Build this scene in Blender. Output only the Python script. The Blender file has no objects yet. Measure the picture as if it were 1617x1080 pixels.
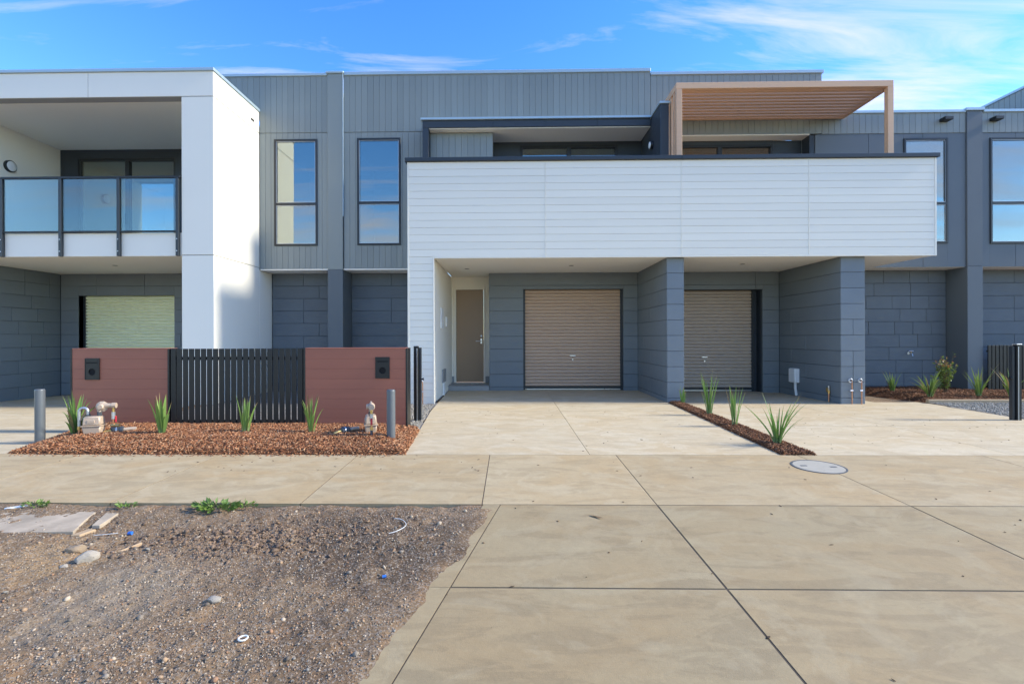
import bpy, bmesh, math, random
import numpy as np
from mathutils import Vector, Matrix
random.seed(7); RNG = np.random.default_rng(11)
S = bpy.context.scene
COL = S.collection

# ---------------------------------------------------------------- camera
cam = bpy.data.objects.new('camera', bpy.data.cameras.new('camera')); COL.objects.link(cam)
cam.data.sensor_width = 36; cam.data.lens = 780/1617*36
cam.data.shift_x = 17.5/1617; cam.data.shift_y = -7/1617
cam.data.clip_start = .05; cam.data.clip_end = 2000
th = math.radians(1.07); ro = .0026
f = Vector((-math.sin(th), math.cos(th), 0)); r = Vector((math.cos(th), math.sin(th), 0)); u = Vector((0, 0, 1))
r2 = (r - u*ro).normalized(); u2 = (u + r*ro).normalized()
M = Matrix((r2, u2, -f)).transposed().to_4x4(); M.translation = (0, 0, 1.25)
cam.matrix_world = M
S.camera = cam

# ---------------------------------------------------------------- world and sun
SUN_EL = math.radians(32); SUN_AZ = math.radians(91.0)      # clockwise from +Y: almost along the facade, from the right
W = bpy.data.worlds.new('World'); S.world = W; W.use_nodes = True
nt = W.node_tree; N = nt.nodes; L = nt.links
for n in list(N): N.remove(n)
out = N.new('ShaderNodeOutputWorld'); bg = N.new('ShaderNodeBackground'); bg.inputs['Strength'].default_value = .15
sky = N.new('ShaderNodeTexSky'); sky.sky_type = 'NISHITA'; sky.sun_disc = False
sky.sun_elevation = SUN_EL; sky.sun_rotation = SUN_AZ; sky.air_density = 1.0; sky.dust_density = .08; sky.ozone_density = 2.2
tc = N.new('ShaderNodeTexCoord'); sep = N.new('ShaderNodeSeparateXYZ'); L.new(tc.outputs['Generated'], sep.inputs[0])
def wm(op, a, b=None):
    n = N.new('ShaderNodeMath'); n.operation = op
    for i, v in enumerate((a, b)):
        if v is None: continue
        if isinstance(v, (int, float)): n.inputs[i].default_value = v
        else: L.new(v, n.inputs[i])
    return n.outputs[0]
den = wm('MAXIMUM', wm('ADD', sep.outputs['Z'], .12), .05)
cx = wm('DIVIDE', sep.outputs['X'], den); cy = wm('DIVIDE', sep.outputs['Y'], den)
comb = N.new('ShaderNodeCombineXYZ'); L.new(cx, comb.inputs[0]); L.new(cy, comb.inputs[1])
mp = N.new('ShaderNodeMapping'); mp.inputs['Rotation'].default_value = (0, 0, math.radians(-28)); mp.inputs['Scale'].default_value = (.5, 2.3, 1); mp.inputs['Location'].default_value = (3.1, 1.7, 0)
L.new(comb.outputs[0], mp.inputs[0])
n1 = N.new('ShaderNodeTexNoise'); n1.inputs['Scale'].default_value = 2.2; n1.inputs['Detail'].default_value = 9; n1.inputs['Roughness'].default_value = .62; n1.inputs['Distortion'].default_value = .7
L.new(mp.outputs[0], n1.inputs['Vector'])
n2 = N.new('ShaderNodeTexNoise'); n2.inputs['Scale'].default_value = .62; n2.inputs['Detail'].default_value = 2
mp2 = N.new('ShaderNodeMapping'); mp2.inputs['Location'].default_value = (.9, 2.3, 0); L.new(comb.outputs[0], mp2.inputs[0]); L.new(mp2.outputs[0], n2.inputs['Vector'])
cov = wm('ADD', n1.outputs['Fac'], wm('MULTIPLY', wm('SUBTRACT', n2.outputs['Fac'], .5), .9))
cr = N.new('ShaderNodeValToRGB'); cr.color_ramp.elements[0].position = .48; cr.color_ramp.elements[1].position = .82
cr.color_ramp.elements[0].color = (0, 0, 0, 1); cr.color_ramp.elements[1].color = (.85, .85, .85, 1)
L.new(cov, cr.inputs[0])
hs = N.new('ShaderNodeHueSaturation'); hs.inputs['Saturation'].default_value = 1.34; hs.inputs['Value'].default_value = .79; hs.inputs['Hue'].default_value = .512
L.new(sky.outputs[0], hs.inputs['Color'])
mx = N.new('ShaderNodeMixRGB'); mx.inputs[2].default_value = (2.2, 2.1, 2.35, 1)
L.new(cr.outputs[0], mx.inputs[0]); L.new(hs.outputs[0], mx.inputs[1]); L.new(mx.outputs[0], bg.inputs['Color']); L.new(bg.outputs[0], out.inputs[0])

sun = bpy.data.objects.new('sun', bpy.data.lights.new('sun', 'SUN')); COL.objects.link(sun)
sun.data.energy = 2.0; sun.data.angle = math.radians(7.0); sun.data.color = (1, .93, .78)
sd = Vector((math.sin(SUN_AZ)*math.cos(SUN_EL), math.cos(SUN_AZ)*math.cos(SUN_EL), math.sin(SUN_EL)))
sun.rotation_euler = (-sd).to_track_quat('-Z', 'Y').to_euler(); sun.location = (20, 0, 20)

S.view_settings.view_transform = 'Standard'; S.view_settings.look = 'None'; S.view_settings.gamma = 1
S.view_settings.exposure = 1.76
S.view_settings.use_curve_mapping = False
S.render.engine = 'CYCLES'
S.cycles.max_bounces = 14; S.cycles.diffuse_bounces = 9; S.cycles.transparent_max_bounces = 12

# ---------------------------------------------------------------- materials
def new_mat(name):
    m = bpy.data.materials.new(name); m.use_nodes = True
    t = m.node_tree
    return m, t, t.nodes['Principled BSDF']
def tex_noise(t, vec, scale, detail=4, rough=.55, dist=0):
    n = t.nodes.new('ShaderNodeTexNoise'); n.inputs['Scale'].default_value = scale; n.inputs['Detail'].default_value = detail
    n.inputs['Roughness'].default_value = rough; n.inputs['Distortion'].default_value = dist
    if vec is not None: t.links.new(vec, n.inputs['Vector'])
    return n
def mth(t, op, a, b=None, c=None):
    n = t.nodes.new('ShaderNodeMath'); n.operation = op
    for i, v in enumerate((a, b, c)):
        if v is None: continue
        if isinstance(v, (int, float)): n.inputs[i].default_value = v
        else: t.links.new(v, n.inputs[i])
    return n.outputs[0]
def scaled(t, vec, s):
    n = t.nodes.new('ShaderNodeVectorMath'); n.operation = 'MULTIPLY'; t.links.new(vec, n.inputs[0]); n.inputs[1].default_value = s
    return n.outputs[0]
def ramp(t, fac, stops):
    n = t.nodes.new('ShaderNodeValToRGB'); e = n.color_ramp.elements
    while len(e) < len(stops): e.new(.5)
    for k, (p, c) in enumerate(stops):
        e[k].position = p; e[k].color = (*c, 1) if len(c) == 3 else c
    t.links.new(fac, n.inputs[0]); return n.outputs[0]
def mixc(t, fac, a, b, mode='MIX'):
    n = t.nodes.new('ShaderNodeMixRGB'); n.blend_type = mode
    for i, v in enumerate((fac, a, b)):
        if isinstance(v, (int, float)): n.inputs[i].default_value = v
        elif isinstance(v, tuple): n.inputs[i].default_value = (*v, 1)
        else: t.links.new(v, n.inputs[i])
    return n.outputs[0]
def bump(t, b, h, strength, dist):
    n = t.nodes.new('ShaderNodeBump'); n.inputs['Strength'].default_value = strength; n.inputs['Distance'].default_value = dist
    t.links.new(h, n.inputs['Height']); t.links.new(n.outputs[0], b.inputs['Normal'])
def simple(name, color, rough=.6, metal=0, vary=.08, vscale=3.0, stretch=(1, 1, 1), objrand=.0, bmp=0, bscale=60, bdist=.002, spec=.5, bstretch=(1, 1, 1)):
    m, t, b = new_mat(name)
    g = t.nodes.new('ShaderNodeNewGeometry'); pos = g.outputs['Position']
    n = tex_noise(t, scaled(t, pos, stretch), vscale, 6, .6)
    v = mth(t, 'MULTIPLY_ADD', mth(t, 'SUBTRACT', n.outputs['Fac'], .5), vary*2, 1)
    if objrand:
        oi = t.nodes.new('ShaderNodeObjectInfo')
        v = mth(t, 'MULTIPLY', v, mth(t, 'MULTIPLY_ADD', mth(t, 'SUBTRACT', oi.outputs['Random'], .5), objrand*2, 1))
    h = t.nodes.new('ShaderNodeHueSaturation'); h.inputs['Color'].default_value = (*color, 1); t.links.new(v, h.inputs['Value'])
    t.links.new(h.outputs[0], b.inputs['Base Color'])
    n3 = tex_noise(t, pos, vscale*4, 3)
    t.links.new(mth(t, 'MULTIPLY_ADD', mth(t, 'SUBTRACT', n3.outputs['Fac'], .5), .18, rough), b.inputs['Roughness'])
    b.inputs['Metallic'].default_value = metal; b.inputs['Specular IOR Level'].default_value = spec
    if bmp:
        nb = tex_noise(t, scaled(t, pos, bstretch), bscale, 5, .6); bump(t, b, nb.outputs['Fac'], bmp, bdist)
    return m
MT = {}
MT['white'] = simple('white_render', (.83, .79, .69), .65, vary=.03, vscale=1.2, bmp=.25, bscale=120, bdist=.001)
MT['ceiling'] = simple('ceiling_paint', (.86, .82, .73), .7, vary=.03, vscale=.8)
MT['clad'] = simple('pale_cladding', (.81, .765, .655), .55, vary=.035, vscale=1.6, stretch=(.5, 1, 2), objrand=.025, bmp=.2, bscale=50, bstretch=(.15, 1, 1), bdist=.001)
MT['grey'] = simple('grey_boards', (.225, .25, .24), .5, vary=.07, vscale=1.3, stretch=(1, 1, .4), objrand=.05, bmp=.2, bscale=60, bstretch=(1, 1, .1), bdist=.001)
MT['greyflat'] = simple('grey_panel', (.108, .128, .143), .55, vary=.06, vscale=1.1, objrand=.03)
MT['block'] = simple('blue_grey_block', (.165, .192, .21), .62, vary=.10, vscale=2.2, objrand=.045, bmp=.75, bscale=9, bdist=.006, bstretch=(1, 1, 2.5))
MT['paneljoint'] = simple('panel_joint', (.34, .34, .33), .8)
MT['roughblockshade'] = simple('rough_block_soffit_shade', (.118, .138, .153), .68, vary=.16, vscale=3, objrand=.06, bmp=.9, bscale=7, bdist=.009, bstretch=(1, 1, 2.8))  # rough-faced block; its darker colour paints in the shade under the soffit
MT['joint'] = simple('block_joint', (.085, .105, .12), .8)
MT['dark'] = simple('dark_blue_panel', (.030, .040, .052), .5, vary=.06)
MT['trim'] = simple('dark_trim_metal', (.022, .028, .034), .38, vary=.05, spec=.5)
MT['cap'] = simple('pale_cap_metal', (.40, .50, .55), .35, metal=.3, vary=.06)
MT['frame'] = simple('window_frame', (.016, .019, .022), .35, vary=.04)
MT['silver'] = simple('silver_metal', (.62, .63, .64), .3, metal=.85)
MT['galv'] = simple('galvanised_steel', (.5, .52, .54), .38, metal=.8, vary=.15, vscale=30)
MT['black'] = simple('black_metal', (.007, .008, .009), .42, vary=.1)
MT['hole'] = simple('opening_shade_black', (.004, .004, .004), .9)  # black painted in for the shade inside the letterbox openings
MT['brownpanel'] = simple('brown_fence_board', (.325, .112, .068), .5, vary=.1, vscale=2.5, stretch=(.3, 1, 6), objrand=.02, bmp=.2, bscale=40, bstretch=(.05, 1, 1), bdist=.001)
MT['tan'] = simple('tan_timber_look', (.68, .42, .25), .5, vary=.1, vscale=6, stretch=(.25, 1, 3), objrand=.06)
MT['door'] = simple('brown_door', (.30, .205, .125), .4, vary=.05)
MT['rollbrown'] = simple('bronze_roller_door', (.52, .37, .265), .42, vary=.05, stretch=(.2, 1, 1), spec=.45)
MT['rollgreybrown'] = simple('pewter_roller_door', (.47, .38, .30), .42, vary=.05, stretch=(.2, 1, 1), spec=.45)
MT['rollgreen'] = simple('pale_green_roller_door', (.82, .84, .58), .45, vary=.05, stretch=(.2, 1, 1))
MT['tile'] = simple('grey_step_tile', (.27, .28, .28), .5, vary=.1, vscale=8)
MT['room'] = simple('interior_paint', (.62, .64, .64), .8, vary=.02)
MT['blind'] = simple('blind_fabric', (.70, .80, .74), .8, vary=.02)
MT['bollard'] = simple('bollard_grey', (.10, .112, .12), .4, vary=.06)
MT['cream'] = simple('cream_meter_paint', (.46, .355, .26), .45, vary=.07, vscale=20)
MT['copper'] = simple('copper_pipe', (.55, .29, .18), .35, metal=.9, vary=.25, vscale=30)
MT['brass'] = simple('brass', (.62, .43, .16), .35, metal=.9, vary=.15, vscale=30)
MT['red'] = simple('red_plastic', (.5, .03, .04), .5)
MT['blueplastic'] = simple('blue_plastic', (.03, .16, .55), .4)
MT['bluegrey'] = simple('blue_grey_plastic', (.06, .07, .08), .4, vary=.1)
MT['whiteplastic'] = simple('white_plastic', (.74, .75, .74), .45, vary=.05, vscale=20)
MT['oldtimber'] = simple('weathered_timber', (.40, .325, .235), .85, vary=.75, vscale=5, stretch=(1, 1, 1), bmp=.5, bscale=40, bdist=.003)
MT['timber'] = simple('sawn_timber', (.42, .30, .18), .8, vary=.2, vscale=14, bmp=.4, bscale=60)
MT['rock'] = simple('pale_rock', (.33, .29, .235), .9, vary=.4, vscale=16, bmp=.8, bscale=30, bdist=.008)
MT['brownrock'] = simple('brown_rock', (.27, .20, .13), .9, vary=.35, vscale=14, bmp=.8, bscale=30, bdist=.008)
MT['asphalt'] = simple('asphalt', (.05, .05, .05), .9, vary=.2, vscale=20, bmp=.6, bscale=200)
MT['deadleaf'] = simple('dead_leaf', (.16, .10, .055), .8, vary=.3, vscale=40)
MT['cover'] = simple('manhole_cover_metal', (.40, .37, .30), .6, vary=.15, vscale=14, bmp=.4, bscale=70)
MT['cast'] = simple('dark_cast_ring', (.09, .10, .11), .6, vary=.2, vscale=20)
MT['light'] = simple('light_lens', (.75, .76, .76), .3, vary=.02)

def glass_mat(name, tint, base):
    m, t, b = new_mat(name); t.nodes.remove(b)
    o = t.nodes['Material Output']
    tr = t.nodes.new('ShaderNodeBsdfTransparent'); tr.inputs[0].default_value = (*tint, 1)
    gl = t.nodes.new('ShaderNodeBsdfGlossy'); gl.inputs['Roughness'].default_value = .004; gl.inputs[0].default_value = (.86, .87, .80, 1)
    g = t.nodes.new('ShaderNodeNewGeometry')
    dp = t.nodes.new('ShaderNodeVectorMath'); dp.operation = 'DOT_PRODUCT'; t.links.new(g.outputs['Incoming'], dp.inputs[0]); t.links.new(g.outputs['Normal'], dp.inputs[1])
    sch = mth(t, 'POWER', mth(t, 'SUBTRACT', 1.0, mth(t, 'ABSOLUTE', dp.outputs['Value'])), 5.0)
    fac = mth(t, 'MINIMUM', mth(t, 'ADD', mth(t, 'MULTIPLY_ADD', sch, .96, .04), base), 1.0)
    nn = tex_noise(t, g.outputs['Position'], 1.1, 1); bp = t.nodes.new('ShaderNodeBump'); bp.inputs['Strength'].default_value = .06; bp.inputs['Distance'].default_value = .006
    t.links.new(nn.outputs['Fac'], bp.inputs['Height']); t.links.new(bp.outputs[0], gl.inputs['Normal'])
    mix = t.nodes.new('ShaderNodeMixShader'); t.links.new(fac, mix.inputs[0]); t.links.new(tr.outputs[0], mix.inputs[1]); t.links.new(gl.outputs[0], mix.inputs[2])
    t.links.new(mix.outputs[0], o.inputs[0]); return m
MT['glass'] = glass_mat('window_glass', (.72, .82, .82), .22)
MT['railglass'] = glass_mat('balustrade_glass', (.80, .91, .93), .07)

def concrete(name, base, warm, dark):
    m, t, b = new_mat(name)
    g = t.nodes.new('ShaderNodeNewGeometry'); oi = t.nodes.new('ShaderNodeObjectInfo')
    off = t.nodes.new('ShaderNodeCombineXYZ'); k = mth(t, 'MULTIPLY', oi.outputs['Random'], 37.0)
    t.links.new(k, off.inputs[0]); t.links.new(k, off.inputs[1])
    va = t.nodes.new('ShaderNodeVectorMath'); t.links.new(g.outputs['Position'], va.inputs[0]); t.links.new(off.outputs[0], va.inputs[1])
    p = va.outputs[0]; pw = g.outputs['Position']
    big = tex_noise(t, scaled(t, p, (.8, 1.1, 1)), 1.1, 5, .6, 1.0)
    streak = tex_noise(t, scaled(t, p, (.55, 1.9, 1)), 2.4, 7, .66, 1.6)
    worn = tex_noise(t, scaled(t, p, (.75, 1.0, 1)), 1.5, 5, .58, 2.6)
    fine = tex_noise(t, pw, 38, 6, .7)
    grain = tex_noise(t, pw, 240, 3, .6)
    c = mixc(t, ramp(t, big.outputs['Fac'], [(.36, (0, 0, 0)), (.66, (.8, .8, .8))]), base, warm)
    c = mixc(t, ramp(t, streak.outputs['Fac'], [(.50, (0, 0, 0)), (.57, (.42, .42, .42))]), c, dark)
    c = mixc(t, ramp(t, worn.outputs['Fac'], [(.525, (0, 0, 0)), (.59, (.34, .34, .34))]), c, (base[0]*1.15, base[1]*1.19, base[2]*1.27))
    mid = tex_noise(t, pw, 8.5, 7, .68, .8); broom = tex_noise(t, scaled(t, pw, (3, 90, 1)), 1.0, 4, .6)
    v = mth(t, 'ADD', mth(t, 'ADD', mth(t, 'MULTIPLY_ADD', mth(t, 'SUBTRACT', fine.outputs['Fac'], .5), .22, 1), mth(t, 'MULTIPLY', mth(t, 'SUBTRACT', mid.outputs['Fac'], .5), .30)), mth(t, 'MULTIPLY', mth(t, 'SUBTRACT', grain.outputs['Fac'], .5), .20))
    v = mth(t, 'MULTIPLY', v, mth(t, 'MULTIPLY_ADD', mth(t, 'SUBTRACT', oi.outputs['Random'], .5), .07, 1))
    vo = t.nodes.new('ShaderNodeTexVoronoi'); vo.inputs['Scale'].default_value = 26; t.links.new(pw, vo.inputs['Vector'])
    spots = ramp(t, vo.outputs['Distance'], [(.045, (.45, .42, .4)), (.075, (1, 1, 1))])
    sm = tex_noise(t, pw, 3, 2); spots = mixc(t, ramp(t, sm.outputs['Fac'], [(.5, (0, 0, 0)), (.62, (.8, .8, .8))]), (1, 1, 1), spots)
    h = t.nodes.new('ShaderNodeHueSaturation'); t.links.new(mixc(t, 1, c, spots, 'MULTIPLY'), h.inputs['Color']); t.links.new(v, h.inputs['Value'])
    t.links.new(h.outputs[0], b.inputs['Base Color'])
    t.links.new(mth(t, 'MULTIPLY_ADD', streak.outputs['Fac'], -.25, .88), b.inputs['Roughness'])
    b.inputs['Specular IOR Level'].default_value = .35
    bump(t, b, mth(t, 'ADD', mth(t, 'ADD', fine.outputs['Fac'], mth(t, 'MULTIPLY', grain.outputs['Fac'], .7)), mth(t, 'MULTIPLY', broom.outputs['Fac'], .5)), .5, .003)
    return m
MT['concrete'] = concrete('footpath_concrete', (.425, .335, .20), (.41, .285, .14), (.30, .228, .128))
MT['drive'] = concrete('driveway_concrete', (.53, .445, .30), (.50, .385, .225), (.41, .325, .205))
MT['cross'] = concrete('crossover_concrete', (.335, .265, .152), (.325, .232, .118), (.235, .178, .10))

def ground_mat(name, c1, c2, c3, speck=True, scale=1.0, patches=()):
    m, t, b = new_mat(name)
    g = t.nodes.new('ShaderNodeNewGeometry'); p = g.outputs['Position']
    n1 = tex_noise(t, p, 1.3*scale, 6, .62, .6); n2 = tex_noise(t, p, 7*scale, 6, .65); n3 = tex_noise(t, p, 70*scale, 5, .7)
    c = mixc(t, ramp(t, n1.outputs['Fac'], [(.38, (0, 0, 0)), (.62, (1, 1, 1))]), c1, c2)
    c = mixc(t, ramp(t, n2.outputs['Fac'], [(.48, (0, 0, 0)), (.66, (.8, .8, .8))]), c, c3)
    n5 = tex_noise(t, p, 2.6*scale, 6, .7, 1.2); c = mixc(t, ramp(t, n5.outputs['Fac'], [(.52, (0, 0, 0)), (.66, (.75, .75, .75))]), c, tuple(q*1.45 for q in c2))
    c = mixc(t, ramp(t, n5.outputs['Fac'], [(.30, (.7, .7, .7)), (.44, (0, 0, 0))]), c, tuple(q*.6 for q in c1))
    for (pc_, pr_, col_, am_) in patches:      # spilt sand, gravel and damp earth with ragged outlines
        ds = t.nodes.new('ShaderNodeVectorMath'); ds.operation = 'DISTANCE'; t.links.new(p, ds.inputs[0]); ds.inputs[1].default_value = pc_
        dd = mth(t, 'ADD', mth(t, 'DIVIDE', ds.outputs['Value'], pr_), mth(t, 'MULTIPLY', mth(t, 'SUBTRACT', n5.outputs['Fac'], .5), 2.4))
        c = mixc(t, ramp(t, dd, [(.45, (am_, am_, am_)), (1.0, (0, 0, 0))]), c, col_)
    v = mth(t, 'MULTIPLY_ADD', mth(t, 'SUBTRACT', n3.outputs['Fac'], .5), 1.1, 1)
    if speck:
        vo = t.nodes.new('ShaderNodeTexVoronoi'); vo.inputs['Scale'].default_value = 120; t.links.new(p, vo.inputs['Vector'])
        sp = t.nodes.new('ShaderNodeSeparateColor'); t.links.new(vo.outputs['Color'], sp.inputs[0])
        c = mixc(t, ramp(t, sp.outputs[0], [(.62, (0, 0, 0)), (.95, (.75, .75, .75))]), c, (.33, .275, .215))
        c = mixc(t, ramp(t, sp.outputs[1], [(.75, (0, 0, 0)), (1, (.7, .7, .7))]), c, (.05, .045, .04))
    h = t.nodes.new('ShaderNodeHueSaturation'); t.links.new(c, h.inputs['Color']); t.links.new(v, h.inputs['Value'])
    t.links.new(h.outputs[0], b.inputs['Base Color']); b.inputs['Roughness'].default_value = .95; b.inputs['Specular IOR Level'].default_value = .2
    bump(t, b, mth(t, 'ADD', n3.outputs['Fac'], n2.outputs['Fac']), .8, .012)
    return m
MT['soil'] = ground_mat('bare_soil', (.165, .108, .062), (.22, .15, .086), (.27, .165, .086), patches=[((-2.75, 2.98, 0), .42, (.34, .225, .115), .85), ((-2.1, 2.55, 0), .55, (.34, .275, .19), .5), ((-3.3, 2.3, 0), .6, (.30, .235, .16), .5), ((-.85, 3.1, 0), .75, (.085, .056, .034), .75), ((-1.75, 3.2, 0), .5, (.20, .125, .07), .5)])
MT['gravelbed'] = ground_mat('grey_gravel_bed', (.24, .235, .225), (.30, .295, .285), (.19, .185, .175))
MT['mulchbed'] = ground_mat('mulch_bed', (.12, .052, .024), (.17, .075, .036), (.085, .038, .02), False, 3)

def attr_mat(name, rough=.8, spec=.3, bmp=True, transl=0):
    m, t, b = new_mat(name)
    a = t.nodes.new('ShaderNodeAttribute'); a.attribute_name = 'Col'
    g = t.nodes.new('ShaderNodeNewGeometry')
    n = tex_noise(t, g.outputs['Position'], 150, 3)
    h = t.nodes.new('ShaderNodeHueSaturation'); t.links.new(a.outputs['Color'], h.inputs['Color'])
    t.links.new(mth(t, 'MULTIPLY_ADD', n.outputs['Fac'], .5, .75), h.inputs['Value']); t.links.new(h.outputs[0], b.inputs['Base Color'])
    b.inputs['Roughness'].default_value = rough; b.inputs['Specular IOR Level'].default_value = spec
    if bmp: bump(t, b, n.outputs['Fac'], .4, .003)
    if transl:
        tl = t.nodes.new('ShaderNodeBsdfTranslucent'); t.links.new(h.outputs[0], tl.inputs[0])
        mix = t.nodes.new('ShaderNodeMixShader'); mix.inputs[0].default_value = transl
        t.links.new(b.outputs[0], mix.inputs[1]); t.links.new(tl.outputs[0], mix.inputs[2]); t.links.new(mix.outputs[0], t.nodes['Material Output'].inputs[0])
    return m
MT['stones'] = attr_mat('loose_stones', .85)
MT['chips'] = attr_mat('bark_chips', .8)
MT['leaf'] = attr_mat('strap_leaf', .45, .4, False, .25)

# ---------------------------------------------------------------- object helpers
WL = {}
def wloc(o): return WL[o.name] if o else Vector((0, 0, 0))
def link(o, parent, loc):
    COL.objects.link(o); o.parent = parent; o.location = Vector(loc) - wloc(parent); WL[o.name] = Vector(loc); return o
def thing(name, label, cat, loc, group=None):
    o = bpy.data.objects.new(name, None); o.empty_display_size = .1; link(o, None, loc); return tag(o, label, cat, group)
def tag(o, label=None, cat=None, group=None, kind=None):
    if label: o['label'] = label
    if cat: o['category'] = cat
    if group: o['group'] = group
    if kind: o['kind'] = kind
    return o
class MB:
    def __init__(s): s.v = []; s.f = []
    def add(s, v, f):
        n = len(s.v); s.v += [tuple(p) for p in v]; s.f += [tuple(i+n for i in q) for q in f]; return s
    def box(s, x0, x1, y0, y1, z0, z1):
        v = [(x, y, z) for z in (z0, z1) for y in (y0, y1) for x in (x0, x1)]
        return s.add(v, [(0, 2, 3, 1), (4, 5, 7, 6), (0, 1, 5, 4), (2, 6, 7, 3), (0, 4, 6, 2), (1, 3, 7, 5)])
    def tube(s, path, rad, n=12, cap=True):
        path = [Vector(p) for p in path]; rad = rad if isinstance(rad, (list, tuple)) else [rad]*len(path)
        rings = []; ref = None
        for i, p in enumerate(path):
            d = (path[min(i+1, len(path)-1)] - path[max(i-1, 0)])
            d = d.normalized() if d.length > 1e-9 else Vector((0, 0, 1))
            if ref is None: ref = Vector((1, 0, 0)) if abs(d.x) < .8 else Vector((0, 1, 0))
            a = (ref - d*ref.dot(d)).normalized(); ref = a; b = d.cross(a)
            rings.append([p + (a*math.cos(2*math.pi*k/n) + b*math.sin(2*math.pi*k/n))*rad[i] for k in range(n)])
        v = [q for rg in rings for q in rg]; fs = []
        for i in range(len(rings)-1):
            for k in range(n):
                k2 = (k+1) % n; fs.append((i*n+k, i*n+k2, (i+1)*n+k2, (i+1)*n+k))
        if cap:
            fs.append(tuple(reversed(range(n)))); fs.append(tuple((len(rings)-1)*n+k for k in range(n)))
        return s.add(v, fs)
    def disc(s, c, axis, prof, n=24):        # prof: list of (offset along axis, radius)
        c = Vector(c); ax = Vector(axis).normalized()
        return s.tube([c + ax*o for o, _ in prof], [r_ for _, r_ in prof], n) if all(abs(prof[i][0]-prof[i+1][0]) > 1e-6 for i in range(len(prof)-1)) else s
    def build(s, name, mat, parent=None, smooth=False, bevel=0):
        v = np.array(s.v); c = (v.min(0)+v.max(0))/2
        me = bpy.data.meshes.new(name); me.from_pydata((v-c).tolist(), [], s.f); me.update()
        if bevel:
            bm = bmesh.new(); bm.from_mesh(me)
            bmesh.ops.bevel(bm, geom=[e for e in bm.edges if e.is_manifold and e.calc_face_angle(0) > .6], offset=bevel, segments=1, affect='EDGES', clamp_overlap=True)
            bm.to_mesh(me); bm.free()
        if smooth:
            me.polygons.foreach_set('use_smooth', [True]*len(me.polygons)); me.set_sharp_from_angle(angle=math.radians(40))
        me.materials.append(MT[mat] if isinstance(mat, str) else mat)
        return link(bpy.data.objects.new(name, me), parent, c)
BOXC = {}
def piece(name, parent, x0, x1, y0, y1, z0, z1, mat, bev=.003):
    """chamfered box piece; alike sizes share one mesh"""
    d = (round(x1-x0, 4), round(y1-y0, 4), round(z1-z0, 4)); key = (name, d, mat, bev)
    if min(d) < .006: return None
    if key not in BOXC:
        bm = bmesh.new(); bmesh.ops.create_cube(bm, size=1); bmesh.ops.scale(bm, vec=d, verts=bm.verts)
        b = min(bev, min(d)*.3)
        if b > 0: bmesh.ops.bevel(bm, geom=bm.edges[:], offset=b, segments=1, affect='EDGES')
        me = bpy.data.meshes.new(name); bm.to_mesh(me); bm.free(); me.materials.append(MT[mat]); BOXC[key] = me
    o = bpy.data.objects.new(name, BOXC[key])
    return link(o, parent, ((x0+x1)/2, (y0+y1)/2, (z0+z1)/2))
def box(name, parent, x0, x1, y0, y1, z0, z1, mat, bev=.004): return piece(name, parent, x0, x1, y0, y1, z0, z1, mat, bev)
def rsub(rects, op):
    a0, a1, b0, b1 = op; res = []
    for (x0, x1, z0, z1) in rects:
        if x1 <= a0 or x0 >= a1 or z1 <= b0 or z0 >= b1: res.append((x0, x1, z0, z1)); continue
        if x0 < a0: res.append((x0, a0, z0, z1))
        if x1 > a1: res.append((a1, x1, z0, z1))
        m0, m1 = max(x0, a0), min(x1, a1)
        if z1 > b1: res.append((m0, m1, b1, z1))
        if z0 < b0: res.append((m0, m1, z0, b0))
    return res
def wall(name, parent, x0, x1, y0, y1, z0, z1, mat, ops=()):
    rects = [(x0, x1, z0, z1)]
    for op in ops: rects = rsub(rects, op)
    mb = MB()
    for (a, b, c, d) in rects: mb.box(a, b, y0, y1, c, d)
    return mb.build(name, mat, parent)
def vboards(parent, x0, x1, z0, z1, Y, mat, ops=(), pitch=.135, gap=.004, t=.018):
    n = max(1, round((x1-x0)/pitch)); p = (x1-x0)/n
    for i in range(n):
        rects = [(x0+i*p+gap/2, x0+(i+1)*p-gap/2, z0, z1)]
        for op in ops: rects = rsub(rects, op)
        for (a, b, c, d) in rects:
            if b-a > .012 and d-c > .012: piece('board', parent, a, b, Y, Y+t, c, d, mat, .002)
def hboards(parent, x0, x1, z0, z1, Y, mat, pitch=.135, gap=.003, t=.018):
    n = max(1, round((z1-z0)/pitch)); p = (z1-z0)/n
    for i in range(n): piece('board', parent, x0, x1, Y, Y+t, z0+i*p+gap/2, z0+(i+1)*p-gap/2, mat, .003)
def blocks(parent, face, P, a0, a1, z0, z1, mat='block', ops=(), course=.298, lens=(.6, 1.2), gap=.005, t=.03, top=None):
    """coursed blocks on a plane; face 'y-' (facing the street), 'x+' or 'x-'"""
    zt = z1
    rnd = random.Random(int((P*31+a0*17+z0)*100)); k = 0
    while zt > z0+.02:
        zb = max(z0, zt-course)
        a = a0; first = True
        while a < a1-.02:
            ln = rnd.choice(lens)
            if first: ln *= rnd.choice((.5, 1, .75)); first = False
            b = a+ln
            if a1-b < .2: b = a1
            rects = [(a+gap/2, b-gap/2, zb+gap/2, zt-gap/2)]
            for op in ops: rects = rsub(rects, op)
            for (p, q, c, d) in rects:
                if q-p < .02 or d-c < .02: continue
                j = rnd.uniform(0, .002)
                if face == 'y-': piece('block', parent, p, q, P-j, P+t, c, d, mat, .005)
                elif face == 'x+': piece('block', parent, P-t, P+j, p, q, c, d, mat, .005)
                else: piece('block', parent, P-j, P+t, p, q, c, d, mat, .005)
            a = b
        zt = zb; k += 1
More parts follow.
